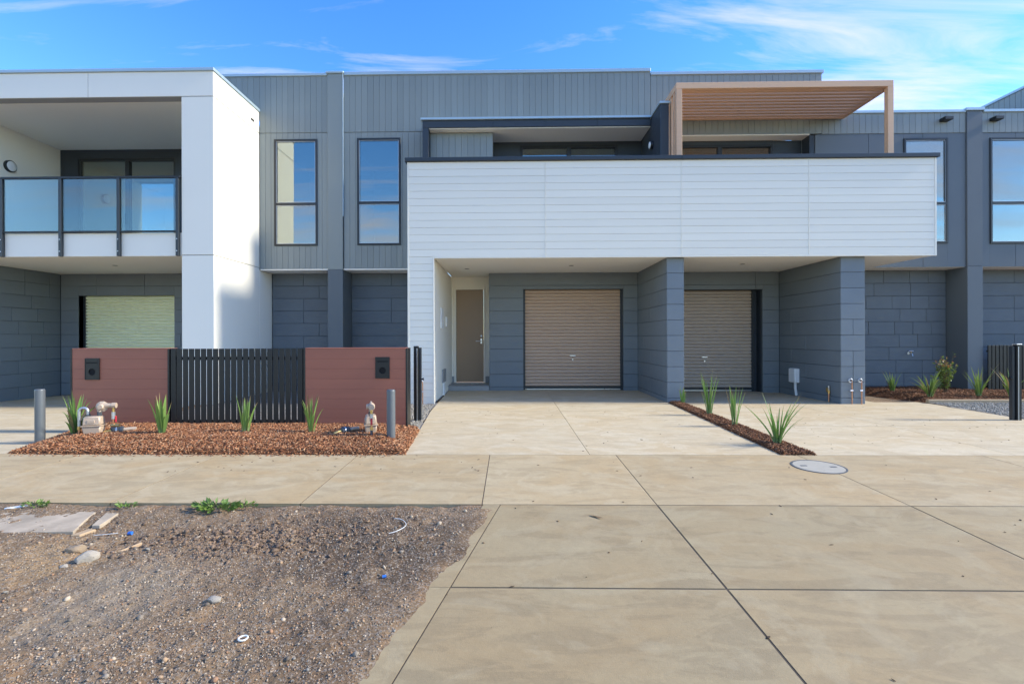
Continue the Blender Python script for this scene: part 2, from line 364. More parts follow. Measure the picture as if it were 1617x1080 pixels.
def window(parent, x0, x1, z0, z1, Y, mz, blind=False, room=True):
    w = .045; d0, d1 = Y-.022, Y+.07
    mb = MB(); mb.box(x0, x0+w, d0, d1, z0, z1).box(x1-w, x1, d0, d1, z0, z1).box(x0+w, x1-w, d0, d1, z1-w, z1).box(x0+w, x1-w, d0, d1, z0, z0+w).box(x0+w, x1-w, d0, d1, mz-.03, mz+.03)
    o = mb.build('window', 'frame', parent, bevel=.004)
    piece('pane', o, x0+w, x1-w, Y+.018, Y+.024, mz+.03, z1-w, 'glass', 0); piece('pane', o, x0+w, x1-w, Y+.008, Y+.014, z0+w, mz-.03, 'glass', 0)
    # slim silver beads round the lower sash
    b = MB(); c = .012
    for (za, zb) in ((z0+w, mz-.03), (mz+.03, z1-w)):
        b.box(x0+w, x0+w+c, Y-.004, Y+.006, za, zb).box(x1-w-c, x1-w, Y-.004, Y+.006, za, zb).box(x0+w+c, x1-w-c, Y-.004, Y+.006, zb-c, zb).box(x0+w+c, x1-w-c, Y-.004, Y+.006, za, za+c)
    b.build('glazing_bead', 'galv', o)
    if blind:
        piece('blind', o, x0+w+.01, x1-w-.01, Y+.05, Y+.055, z0+w, z1-w, 'blind', 0)
    if room: make_room(parent, x0-.5, x1+.4, Y+.13, Y+3.2, z0-.5, z1+.3, (x0+x1)/2)
def make_room(parent, x0, x1, y0, y1, z0, z1, dx=None):
    v = [(x0, y0, z0), (x1, y0, z0), (x1, y1, z0), (x0, y1, z0), (x0, y0, z1), (x1, y0, z1), (x1, y1, z1), (x0, y1, z1)]
    o = MB().add(v, [(0, 1, 2, 3), (7, 6, 5, 4), (3, 2, 6, 7), (0, 3, 7, 4), (2, 1, 5, 6)]).build('room', 'room', parent)
    if dx is not None:
        piece('inner_door', o, dx-.05, dx+.75, y1-.05, y1-.005, z0+.02, min(z1-.1, z0+2.15), 'blind', .004)
def sliding_door(parent, x0, x1, z0, z1, Y, room=True):
    w = .06; xm = (x0+x1)/2; d0, d1 = Y-.01, Y+.09
    mb = MB(); mb.box(x0, x0+w, d0, d1, z0, z1).box(x1-w, x1, d0, d1, z0, z1).box(x0+w, x1-w, d0, d1, z1-w, z1).box(x0+w, x1-w, d0, d1, z0, z0+w).box(xm-.05, xm+.05, d0, d1, z0+w, z1-w)
    o = mb.build('sliding_door', 'frame', parent, bevel=.004)
    piece('pane', o, x0+w, xm-.05, Y+.02, Y+.026, z0+w, z1-w, 'glass', 0); piece('pane', o, xm+.05, x1-w, Y+.04, Y+.046, z0+w, z1-w, 'glass', 0)
    piece('handle', o, xm-.035, xm-.012, Y-.045, Y-.01, z0+.95, z0+1.2, 'black')
    if room: make_room(parent, x0-.3, x1+.3, Y+.16, Y+3.5, z0-.02, z1+.1, x0+.3)
def roller_door(parent, x0, x1, z0, z1, Y, mat, handle=True):
    n = round((z1-z0-.09)/.079); p = (z1-z0-.09)/n; vs = []; fs = []
    prof = [(0, .9), (.04, .2), (.07, -.6), (.12, -.85), (.30, -1.0), (.50, -1.0), (.68, -.85), (.74, -.6), (.77, .2), (.81, .9)]
    pts = [(Y+d*.02, z0+.09+(i+q)*p) for i in range(n) for q, d in prof] + [(Y, z1)]
    for (y, z) in pts: vs += [(x0, y, z), (x1, y, z)]
    fs = [(2*i, 2*i+1, 2*i+3, 2*i+2) for i in range(len(pts)-1)]
    o = MB().add(vs, fs).build('roller_door', mat, parent, smooth=True)
    box('bottom_rail', o, x0, x1, Y-.03, Y+.02, z0+.035, z0+.09, 'trim'); box('rubber_seal', o, x0, x1, Y-.022, Y+.012, z0+.004, z0+.035, 'silver')
    if handle:
        xm = (x0+x1)/2; box('handle', o, xm-.07, xm+.07, Y-.035, Y-.012, z0+.80, z0+.83, 'silver')
        box('lock', o, xm-.02, xm+.02, Y-.03, Y-.012, z0+.70, z0+.74, 'silver')
    for a, b in ((x0-.03, x0+.03), (x1-.03, x1+.03)): box('guide_track', o, a, b, Y-.035, Y+.035, z0, z1, 'trim')
def downlight(parent, x, y, z):
    o = MB().disc((x, y, z), (0, 0, -1), [(0, .055), (.004, .055), (.0045, .045)], 20).build('downlight', 'cover', parent, smooth=True)
    MB().disc((x, y, z-.0046), (0, 0, -1), [(0, .038), (.001, .036)], 16).build('lens', 'cast', o)
def wall_lamp(parent, c, axis, rad=.1):
    c = Vector(c); ax = Vector(axis)
    o = MB().disc(c, ax, [(0, rad), (.05, rad), (.062, rad*.9)], 28).build('wall_lamp', 'black', parent, smooth=True)
    MB().disc(c+ax*.0625, ax, [(0, rad*.84), (.012, rad*.7), (.018, rad*.3)], 28).build('lens', 'light', o, smooth=True)

YF, YU, YG, SZ = 9.4, 11.15, 11.65, 2.79

# ---------------------------------------------------------------- ground
def gz(y):
    if y >= 5.28: return 0.
    if y >= 3.8: return -.022*(5.28-y)
    return -.0326-.05*(3.8-y)
mb = MB(); mb.add([(-400, -400, -.5), (400, -400, -.5), (400, 400, -.5), (-400, 400, -.5)], [(0, 1, 2, 3)])
tag(mb.build('ground', 'soil'), kind='structure')
mb = MB(); mb.add([(-400, -9, -.36), (400, -9, -.36), (400, -1.2, -.36), (-400, -1.2, -.36)], [(0, 1, 2, 3)])
tag(mb.build('road', 'asphalt'), kind='structure')
tag(box('kerb', None, -60, 60, -1.35, -1.05, -.4, -.24, 'cross', .02), kind='structure')
def empty_struct(name, loc):
    o = bpy.data.objects.new(name, None); link(o, None, loc); o['kind'] = 'structure'; return o
def slab(parent, pts, zf, mat, gap=.004, thick=.1, name='slab'):
    c = Vector((sum(p[0] for p in pts)/len(pts), sum(p[1] for p in pts)/len(pts)))
    q = []
    n = len(pts); P = [Vector(p) for p in pts]
    for i in range(n):       # inset by the joint gap
        a, b, d = P[i-1], P[i], P[(i+1) % n]
        e1 = (b-a).normalized(); e2 = (d-b).normalized(); n1_ = Vector((-e1.y, e1.x)); n2_ = Vector((-e2.y, e2.x))
        m = (n1_+n2_).normalized(); q.append(b+m*(gap/max(.3, m.dot(n1_))))
    v = [(p.x, p.y, zf(p.x, p.y)) for p in q] + [(p.x, p.y, zf(p.x, p.y)-thick) for p in q]
    fs = [tuple(range(n)), tuple(reversed(range(n, 2*n)))] + [(i, n+i, n+(i+1) % n, (i+1) % n) for i in range(n)]
    fs = [fs[0], fs[1]] + [tuple(reversed(x)) for x in [(i, (i+1) % n, n+(i+1) % n, n+i) for i in range(n)]]
    return MB().add(v, fs).build(name, mat, parent, bevel=0)
zfp = lambda x, y: gz(y)
fp = empty_struct('footpath', (0, 4.5, -.1))
xs = [-12.1, -10.6, -9.1, -7.6, -6.1, -4.62, -3.13, -1.63, -.22, 1.12, 3.03, 4.95, 6.9, 8.8, 10.7, 12.6]
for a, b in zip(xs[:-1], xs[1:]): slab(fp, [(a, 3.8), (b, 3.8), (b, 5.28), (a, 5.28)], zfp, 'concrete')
co = empty_struct('crossover', (2, 2, -.2))
ys = [(2.65, 3.8), (1.2, 2.65), (-1.0, 1.2)]
def leftx(y): return -.21 - (3.8-y)*.215
for (y0, y1) in ys:
    jx = lambda q, y: q+(3.8-y)*.026
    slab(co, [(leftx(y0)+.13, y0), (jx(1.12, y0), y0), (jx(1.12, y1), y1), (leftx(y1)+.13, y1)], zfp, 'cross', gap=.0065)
    slab(co, [(leftx(y0), y0), (leftx(y0)+.13, y0), (leftx(y1)+.13, y1), (leftx(y1), y1)], zfp, 'cross', gap=.0015, name='edge_strip')
    slab(co, [(jx(1.12, y0), y0), (jx(3.03, y0), y0), (jx(3.03, y1), y1), (jx(1.12, y1), y1)], zfp, 'cross', gap=.0065)
    slab(co, [(jx(3.03, y0), y0), (jx(4.95, y0), y0), (jx(4.95, y1), y1), (jx(3.03, y1), y1)], zfp, 'cross', gap=.0065)
    slab(co, [(jx(4.95, y0), y0), (7.4, y0), (7.2, y1), (jx(4.95, y1), y1)], zfp, 'cross', gap=.0065)
MT['filler'] = simple('joint_filler', (.075, .058, .04), .9, vary=.3, vscale=10)
fz = lambda x, y: gz(y)-.005
jf = MB()
jf.add([(-12.1, 3.8, gz(3.8)-.002), (12.6, 3.8, gz(3.8)-.002), (12.6, 5.278, -.002), (-12.1, 5.278, -.002)], [(0, 1, 2, 3)])
jf.add([(leftx(-1)+.03, -1, gz(-1)-.0025), (7.3, -1, gz(-1)-.0025), (7.2, 3.8, gz(3.799)-.0025), (leftx(3.8)+.03, 3.8, gz(3.799)-.0025)], [(0, 1, 2, 3)])
jfo = jf.build('joint_filler', 'filler', fp)
dw = empty_struct('driveway', (1, 8, -.1)); fl = lambda x, y: 0.
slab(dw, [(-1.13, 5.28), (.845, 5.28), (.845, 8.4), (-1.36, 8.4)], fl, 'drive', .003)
slab(dw, [(.845, 5.28), (2.87, 5.28), (3.0, 8.4), (.845, 8.4)], fl, 'drive', .003)
slab(dw, [(-1.36, 8.4), (.845, 8.4), (.845, 12.1), (-1.47, 12.1)], fl, 'drive', .003)
slab(dw, [(.845, 8.4), (3.0, 8.4), (3.02, 12.1), (.845, 12.1)], fl, 'drive', .003)
dw2 = empty_struct('driveway', (5.5, 8, -.1)); fl2 = lambda x, y: -.012*max(0, y-7)*.9
slab(dw2, [(3.2, 5.28), (5.3, 5.28), (5.3, 7.0), (3.24, 7.0)], fl, 'drive', .003)
slab(dw2, [(5.3, 5.28), (7.3, 5.28), (7.7, 7.0), (5.3, 7.0)], fl, 'drive', .003)
slab(dw2, [(3.24, 7.0), (5.3, 7.0), (5.3, 12.1), (3.3, 12.1)], fl2, 'drive', .003)
slab(dw2, [(5.3, 7.0), (7.7, 7.0), (7.98, 9.4), (7.78, 11.0), (7.7, 12.1), (5.3, 12.1)], fl2, 'drive', .003)
dw3 = empty_struct('driveway', (-8.5, 8, -.1)); fl3 = lambda x, y: -.022*max(0, y-5.28)
slab(dw3, [(-11.1, 5.28), (-8.4, 5.28), (-8.4, 8.6), (-11.1, 8.6)], fl3, 'drive', .003)
slab(dw3, [(-8.4, 5.28), (-5.5, 5.28), (-5.98, 6.6), (-6.0, 8.6), (-8.4, 8.6)], fl3, 'drive', .003)
slab(dw3, [(-11.1, 8.6), (-8.4, 8.6), (-8.4, 12.3), (-11.1, 12.3)], fl3, 'drive', .003)
slab(dw3, [(-8.4, 8.6), (-6.0, 8.6), (-6.3, 9.4), (-6.3, 12.3), (-8.4, 12.3)], fl3, 'drive', .003)

def hnoise(x, y, seed=0):
    """cheap smooth value noise, numpy arrays"""
    def vn(x, y, s):
        xi = np.floor(x).astype(int); yi = np.floor(y).astype(int); fx = x-xi; fy = y-yi
        fx = fx*fx*(3-2*fx); fy = fy*fy*(3-2*fy)
        def hsh(a, b):
            n = np.sin(a*127.1+b*311.7+s*74.7)*43758.5453; return n-np.floor(n)
        return (hsh(xi, yi)*(1-fx)+hsh(xi+1, yi)*fx)*(1-fy)+(hsh(xi, yi+1)*(1-fx)+hsh(xi+1, yi+1)*fx)*fy
    t = 0; a = 1; tot = 0
    for k in range(5):
        t = t+a*vn(x*2**k, y*2**k, seed+k); tot += a; a *= .55
    return t/tot
def grid_obj(name, x0, x1, y0, y1, nx, ny, zfn, mat, keep=None):
    X, Y = np.meshgrid(np.linspace(x0, x1, nx), np.linspace(y0, y1, ny)); Z = zfn(X, Y)
    V = np.stack([X, Y, Z], -1).reshape(-1, 3)
    i = np.arange((ny-1)*(nx-1)); ii = (i//(nx-1))*nx+i % (nx-1)
    F = np.stack([ii, ii+1, ii+nx+1, ii+nx], -1)
    if keep is not None:
        c = V[F].mean(1); F = F[keep(c[:, 0], c[:, 1])]
    me = bpy.data.meshes.new(name); me.from_pydata(V.tolist(), [], F.tolist()); me.polygons.foreach_set('use_smooth', [True]*len(me.polygons)); me.materials.append(MT[mat])
    return link(bpy.data.objects.new(name, me), None, (0, 0, 0))
def gzv(y): return np.where(y >= 5.28, 0, np.where(y >= 3.8, -.022*(5.28-y), -.0326-.05*(3.8-y)))
def soil_h(X, Y):
    ed = leftx(Y)-X                      # distance left of the crossover edge
    z = gzv(Y)-.012+(hnoise(X*.9+Y*.7, Y*2.1-X*.5, 3)-.5)*.085+(hnoise(X*11, Y*11, 9)-.5)*.034+(hnoise(X*37, Y*37, 14)-.5)*.018
    z = z+.075*np.exp(-((X+1.95)**2/.22+(Y-3.2)**2/.05))*np.clip(hnoise(X*8, Y*8, 5)-.3, 0, 1)     # lumpy clods
    z = z+.02*np.exp(-((X+3.1)**2/.3+(Y-2.9)**2/.1))
    edge = gzv(Y)+np.clip((ed+.02+np.clip(Y-2.75, 0, 1)*.08+(hnoise(X*4+5, Y*4, 21)-.5)*np.where(Y > 2.7, .22, .10))*.16, -.03, .009)+(hnoise(X*25, Y*25, 33)-.5)*.006
    w = np.clip((ed-.02)/.25, 0, 1)
    z = z*w+edge*(1-w)
    z = np.where(Y > 3.7, np.minimum(z, gzv(Y)-.006), z)
    return z
so = grid_obj('verge_soil', -7, .1, -.6, 3.8, 470, 290, soil_h, 'soil'); so['kind'] = 'structure'
for a_, b_, c_, d_ in ((-6.1, -1.0, 5.2, 11.8), (2.8, 3.4, 5.2, 9.6), (7.1, 13.5, 5.2, 11.8)):
    q_ = MB().add([(a_, c_, -.03), (b_, c_, -.03), (b_, d_, -.03), (a_, d_, -.03)], [(0, 1, 2, 3)]).build('garden_soil', 'soil'); q_['kind'] = 'structure'
def mulch_h(X, Y):
    rt = (-1.13-.074*(Y-5.28))-X; lf = X-(-5.52-.33*(Y-5.28))
    b = np.clip(np.minimum(np.minimum((Y-5.255)/.42, rt/.34), lf/.5), 0, 1)
    return -.012+.035*np.clip(b*9, 0, 1)+.068*b*(.7+.6*hnoise(X*1.3, Y*1.3, 2))+.014*hnoise(X*9, Y*9, 4)-np.clip(.35-lf, 0, .4)*.09
def in_bed(X, Y): return (X > -5.56-.33*(Y-5.28)) & (X < -1.125-.074*(Y-5.28)) & (Y > 5.25) & (Y < 6.72)
mo = grid_obj('mulch_bed', -6.1, -1.08, 5.25, 6.74, 200, 60, mulch_h, 'mulchbed', in_bed); mo['kind'] = 'structure'
def strip_h(X, Y):
    b = np.minimum(np.minimum(X-(2.86+.035*(Y-5.28)), (3.23+.012*(Y-5.28))-X), Y-5.275)
    return np.clip(-.012+b*.9, -.012, .016)+.012*hnoise(X*9, Y*9, 8)
def in_strip(X, Y): return (X > 2.86+.035*(Y-5.28)) & (X < 3.23+.012*(Y-5.28))
st = grid_obj('mulch_strip', 2.8, 3.34, 5.275, 9.47, 40, 120, strip_h, 'mulchbed', in_strip); st['kind'] = 'structure'
def rbed_h(X, Y): return .02+.06*np.clip((Y-9.6)/.6, 0, 1)*(.6+.6*hnoise(X*1.5, Y*1.5, 6))+.012*hnoise(X*9, Y*9, 4)-.10*np.clip(1-(X-(7.93-np.clip((Y-9.6)*.14, 0, .3)))/.3, 0, 1)
rb = grid_obj('mulch_garden', 6.75, 12.6, 9.64, 11.68, 130, 60, rbed_h, 'mulchbed', lambda X, Y: X > 7.90-np.clip((Y-9.6)*.14, 0, .3)); rb['kind'] = 'structure'
g1 = grid_obj('gravel_yard', -5.72, -1.0, 6.6, 11.75, 60, 60, lambda X, Y: -.025+.02*hnoise(X*4, Y*4, 3), 'gravelbed', lambda X, Y: X < -1.13-.073*(Y-5.28)); g1['kind'] = 'structure'
g2 = grid_obj('gravel_apron', 7.2, 13, 5.28, 9.6, 60, 60, lambda X, Y: -.025+.02*hnoise(X*4, Y*4, 3), 'gravelbed', lambda X, Y: X > 7.3+np.clip(Y-5.28, 0, 1.7)*.235+np.clip(Y-7, 0, 3)*.115); g2['kind'] = 'structure'
box('timber_edging', None, 7.97, 12.6, 9.56, 9.635, -.04, .045, 'timber', .006); tag(bpy.data.objects['timber_edging'], 'low timber board edging the mulch garden beside the grey gravel', 'garden edging')

# ---------------------------------------------------------------- townhouse with the white portal (left)
A = thing('townhouse', 'townhouse with white portal frame, glass balcony and pale green roller door', 'house', (-7.6, 11, 0), 'row of townhouses')
fr = MB(); fr.box(-6.30, -5.715, 9.415, 11.14, -.2, 6.36).box(-6.30, -5.715, 11.14, 11.9, -.2, 2.77).box(-11.7, -6.30, 9.415, 9.62, 5.905, 6.36)
fr.build('portal_frame', 'paneljoint', A)
for a, b in ((-11.7, -8.154), (-8.146, -5.70)): box('render_panel', A, a, b, 9.4, 9.413, 5.911, 6.385, 'white', .003)
for z0, z1 in ((-.2, 2.843), (2.857, 5.897)): box('render_panel', A, -6.32, -5.70, 9.4, 9.413, z0, z1, 'white', .003)
for y0, y1, z0, z1 in ((9.415, 11.14, 5.911, 6.385), (9.415, 11.14, 2.857, 5.897), (9.415, 11.14, -.2, 2.843), (11.141, 11.72, -.2, 2.79)): box('render_panel', A, -5.714, -5.70, y0, y1, z0, z1, 'white', .003)
box('render_panel', A, -6.334, -6.301, 9.42, 12.0, 2.86, 5.895, 'white'); 
box('weep_vent', A, -5.702, -5.694, 10.78, 10.92, 6.06, 6.11, 'black')
pc = MB(); pc.box(-11.75, -5.675, 9.37, 9.66, 6.387, 6.45).box(-5.93, -5.675, 9.66, 11.145, 6.387, 6.45); pc.build('parapet_cap', 'cap', A, bevel=.006)
box('roof', A, -11.7, -5.95, 9.67, 12.2, 6.2, 6.3, 'cap'); box('balcony_ceiling', A, -11.2, -6.31, 9.61, 12.1, 5.9, 6.0, 'ceiling')
box('balcony_wall', A, -11.7, -11.1, 9.42, 12.2, 2.85, 5.95, 'white'); 
bs = box('balcony_slab', A, -11.1, -6.335, 9.48, 12.0, 2.84, 3.1, 'ceiling'); box('balcony_upstand', A, -11.1, -6.335, 9.43, 9.475, 2.84, 3.29, 'white')
downlight(bs, -8.6, 10.6, 2.84)
ops = [(-10.66, -8.22, 3.1, 5.69)]
wall('balcony_back_wall', A, -11.1, -6.335, 12.0, 12.12, 3.1, 5.9, 'dark', ops); sliding_door(A, -10.66, -8.22, 3.1, 5.69, 12.02)
wall_lamp(A, (-11.1, 10.75, 5.07), (1, 0, 0), .13)
bal = MB(); bal.box(-11.1, -6.335, 9.365, 9.425, 4.335, 4.375); balo = bal.build('balustrade', 'black', A, bevel=.004)
px = [-11.0, -9.84, -8.68, -7.54, -6.39]
for x in px:
    p = piece('post', balo, x-.028, x+.028, 9.36, 9.42, 2.835, 4.334, 'trim', .004)
    for z in (2.93, 3.16): MB().disc((x, 9.36, z), (0, -1, 0), [(0, .011), (.008, .011), (.009, .006)], 10).build('bolt', 'silver', p)
for a, b in zip(px[:-1], px[1:]):
    box('bottom_rail', balo, a+.03, b-.03, 9.375, 9.415, 3.295, 3.325, 'black'); piece('glass_panel', balo, a+.04, b-.04, 9.39, 9.40, 3.33, 4.33, 'railglass', .001)
gops = [(-10.66, -8.26, -.3, 2.31)]
wall('carport_back_wall', A, -11.12, -6.30, 12.03, 12.2, -.2, 2.84, 'joint', gops); blocks(A, 'y-', 12.0, -11.1, -6.31, -.2, 2.84, ops=gops, lens=(1.2, 2.4))
box('jamb', A, -10.72, -10.66, 12.01, 12.25, -.2, 2.31, 'dark'); roller_door(A, -10.62, -8.26, -.155, 2.31, 12.16, 'rollgreen', False)
box('garage_lining', A, -10.8, -8.1, 12.26, 12.3, -.2, 2.5, 'joint')
box('carport_side_wall', A, -11.6, -11.13, 9.46, 12.25, -.2, 2.83, 'joint'); blocks(A, 'x+', -11.1, 9.45, 11.99, -.2, 2.84, lens=(.6, .6, .9)); blocks(A, 'y-', 9.43, -11.6, -11.135, -.2, 2.84)
sh_ = MB(); sh_.box(-11.7, -11.5, 12.26, 19, -.2, 6.3).box(-11.5, -5.8, 12.26, 19, 6.1, 6.3).box(-11.7, -3.9, 19, 19.2, -.2, 7.1).box(-5.8, -3.9, 11.4, 19, 6.9, 7.0); sh_.build('rear_shell', 'grey', A)
# grey wing with the window
wops = [(-5.36, -4.37, 3.345, 5.765)]
wall('wing_wall', A, -5.695, -4.135, YU+.02, YU+.13, 2.84, 7.2, 'grey', wops)
vboards(A, -5.695, -4.135, 2.825, 5.905, YU, 'grey', wops); vboards(A, -5.695, -4.135, 5.918, 7.2, YU, 'grey'); vboards(A, -6.9, -5.695, 6.2, 7.2, YU, 'grey')
wall('wing_wall', A, -11.4, -5.7, YU+.02, YU+.13, 6.31, 7.2, 'grey')
window(A, -5.36, -4.37, 3.345, 5.765, YU, 4.295)
box('parapet_cap', A, -11.4, -4.14, YU-.03, YU+.2, 7.2, 7.26, 'cap', .006)
box('wing_soffit', A, -5.69, -4.13, YU+.005, 11.75, SZ, 2.822, 'ceiling'); box('recess_wall', A, -5.7, -4.135, 11.76, 11.9, -.1, SZ, 'joint'); blocks(A, 'y-', 11.73, -5.69, -4.135, -.02, SZ, 'roughblockshade', lens=(1.5,))
box('pier', A, -4.13, -3.785, YU-.03, 11.2, 2.80, 7.235, 'grey', .006); box('pier_cap', A, -4.16, -3.755, YU-.06, YU+.2, 7.237, 7.28, 'cap', .006)
box('flashing', A, -3.783, -3.768, YU-.034, YU-.004, 4.0, 7.235, 'cap', .002)
box('pier_base', A, -4.13, -3.785, YU-.03, 11.76, -.05, 2.798, 'greyflat', .006)

# ---------------------------------------------------------------- townhouse in the middle
B = thing('townhouse', 'middle townhouse with brown entry door and bronze roller door under pale cladding', 'house', (0, 11, 0), 'row of townhouses')
wops = [(-3.46, -2.47, 3.35, 5.775)]
wall('wing_wall', B, -3.77, -1.6, YU+.02, YU+.13, 2.84, 5.93, 'grey', wops); wall('wing_wall', B, -3.77, 3.16, YU+.02, YU+.13, 5.93, 7.2, 'grey')
vboards(B, -3.765, -1.89, 2.825, 5.905, YU, 'grey', wops); vboards(B, -3.765, 3.165, 5.918, 7.2, YU, 'grey')
window(B, -3.46, -2.47, 3.35, 5.775, YU, 4.31)
box('parapet_cap', B, -3.75, 3.165, YU-.03, YU+.2, 7.2, 7.275, 'cap', .006); box('roof', B, -3.7, 3.1, 11.4, 19, 6.9, 7.0, 'cap')
box('wing_soffit', B, -3.78, -1.96, YU+.005, 11.75, SZ, 2.822, 'ceiling'); box('recess_wall', B, -3.78, -1.96, 11.76, 11.9, -.1, SZ, 'joint'); blocks(B, 'y-', 11.73, -3.78, -1.96, -.02, SZ, 'roughblockshade', lens=(1.9,))
# cladding box and leg
cb = MB(); cb.box(-1.94, 3.245, 9.42, 9.57, 2.80, 4.6).box(-1.94, -1.485, 9.42, 11.75, -.1, 2.80).box(-1.94, -1.8, 9.57, 11.14, 2.80, 4.6); cb.build('cladding_frame', 'clad', B)
hboards(B, -1.925, .668, SZ+.0, 4.598, YF, 'clad'); hboards(B, .682, 3.237, SZ, 4.598, YF, 'clad'); hboards(B, -1.925, -1.475, -.02, SZ-.002, YF, 'clad')
box('joint_strip', B, .669, .681, YF-.003, YF+.018, SZ, 4.598, 'clad', .002); box('joint_strip', B, 3.238, 3.25, YF-.003, YF+.018, SZ, 4.598, 'clad', .002)
box('corner_trim', B, -1.957, -1.926, YF-.006, YF+.03, -.02, 4.598, 'clad'); box('corner_trim', B, -1.474, -1.446, YF-.006, YF+.03, -.02, SZ-.002, 'clad')
box('edge_trim', B, -1.446, 3.245, YF-.006, YF+.03, SZ-.03, SZ-.001, 'clad')
box('entry_side_wall', B, -1.483, -1.462, YF+.032, 12.4, 0, SZ-.02, 'white')
pcb = MB(); pcb.box(-2.0, 3.245, 9.355, 9.62, 4.6, 4.675).box(-2.0, -1.78, 9.62, 11.13, 4.6, 4.675); pcb.build('balcony_cap', 'trim', B, bevel=.006)
box('balcony_floor', B, -1.8, 3.2, 9.58, 11.6, 2.83, 3.02, 'ceiling')
so1 = box('carport_soffit', B, -1.46, 3.02, YF+.035, 12.4, 2.77, 2.80, 'ceiling')
downlight(so1, 1.3, 10.5, 2.77); downlight(so1, -.95, 10.9, 2.77)
gops = [(.31, 2.66, -.1, 2.385)]
wall('garage_wall', B, -.48, 3.0, YG+.03, YG+.1, -.1, 2.77, 'joint', gops); blocks(B, 'y-', YG, -.495, 3.0, -.01, 2.77, ops=gops, lens=(4.8,))
blocks(B, 'x-', -.495, YG+.032, 12.38, -.01, 2.77, lens=(1.2,)); box('garage_wall_end', B, -.464, -.3, YG+.11, 12.38, -.01, 2.77, 'joint')
roller_door(B, .33, 2.64, 0, 2.385, YG+.15, 'rollbrown'); box('garage_lining', B, .2, 2.8, YG+.2, YG+.24, 0, 2.6, 'joint')
# entry
dops = [(-1.40, -.63, .1, 2.49)]
wall('entry_wall', B, -1.5, -.46, 12.4, 12.5, 0, 2.79, 'white', dops)
df = MB(); df.box(-1.405, -1.36, 12.37, 12.47, .13, 2.50).box(-.665, -.62, 12.37, 12.47, .13, 2.50).box(-1.36, -.665, 12.37, 12.47, 2.455, 2.50); df.build('door_frame', 'white', B, bevel=.003)
dr = box('entry_door', B, -1.355, -.67, 12.40, 12.44, .145, 2.45, 'door'); 
h = MB(); h.tube([(-.725, 12.40, 1.16), (-.725, 12.345, 1.16), (-.735, 12.335, 1.16), (-.86, 12.335, 1.16)], .011, 10); h.box(-.745, -.705, 12.392, 12.40, 1.10, 1.22); h.build('handle', 'silver', dr, smooth=True)
MB().disc((-.725, 12.40, 1.29), (0, -1, 0), [(0, .026), (.014, .026), (.018, .02)], 16).build('lock', 'silver', dr, smooth=True)
sp = box('entry_step', B, -1.46, -.497, 11.6, 12.40, .0, .11, 'tile', .004)
for i in range(3): box('tile', sp, -1.458+i*.32, -1.458+i*.32+.315, 11.592, 12.36, .111, .122, 'tile', .002)
box('skirting', B, -1.46, -1.41, 12.365, 12.395, .122, .28, 'tile'); box('skirting', B, -.62, -.5, 12.365, 12.395, .122, .28, 'tile')
# fittings on the entry side wall
m1 = box('meter_box', B, -1.463, -1.44, 10.35, 10.72, 1.45, 1.88, 'whiteplastic'); box('meter_window', m1, -1.441, -1.436, 10.42, 10.65, 1.52, 1.80, 'tile')
box('intercom', B, -1.463, -1.43, 11.15, 11.35, 1.5, 1.72, 'whiteplastic')
m2 = box('hatch', B, -1.463, -1.435, 10.55, 11.05, .28, .56, 'tile'); box('conduit', B, -1.463, -1.43, 10.68, 10.86, .0, .275, 'whiteplastic')
# party wall, lower
box('party_wall', B, 3.033, 3.32, 9.53, 12.0, -.1, 2.77, 'joint'); blocks(B, 'x-', 3.0, 9.51, YG-.003, -.02, 2.77, lens=(2.2,)); blocks(B, 'y-', 9.5, 3.0, 3.325, -.02, 2.77, lens=(.5,), t=.028)
# balcony portal
box('balcony_back_wall', B, -1.75, .24, 11.45, 11.6, 3.02, 5.8, 'dark'); box('balcony_back_wall', B, 2.5, 3.16, 11.45, 11.6, 3.02, 5.8, 'dark'); box('balcony_back_wall', B, .24, 2.5, 11.45, 11.6, 5.69, 5.8, 'dark')
sliding_door(B, .24, 2.5, 3.02, 5.69, 11.46)
box('portal_leg', B, -1.885, -1.755, 10.65, 11.5, 3.02, 5.783, 'dark')
for a, b in ((-1.885, -.36), (-.354, .76), (.766, 1.88), (1.886, 3.03)): box('fascia_panel', B, a, b, 10.65, 10.67, 5.785, 5.93, 'dark', .002)
box('portal_roof', B, -1.885, 3.03, 10.672, 11.14, 5.79, 5.94, 'trim'); box('portal_cap', B, -1.92, 3.03, 10.61, 11.14, 5.942, 5.99, 'cap', .006)
box('portal_soffit', B, -1.75, 3.03, 10.68, 11.45, 5.765, 5.785, 'ceiling')
box('store_wall', B, -1.75, -.38, 10.89, 11.44, 3.02, 5.76, 'grey'); vboards(B, -1.75, -.37, 3.02, 5.755, 10.87, 'grey')
box('screen_wall', B, 3.035, 3.205, 10.0, 11.44, 3.02, 5.94, 'dark', .005); box('screen_cap', B, 3.015, 3.225, 9.975, 11.13, 5.942, 5.99, 'cap', .006)
wall_lamp(B, (3.035, 10.55, 5.32), (-1, 0, 0), .085)

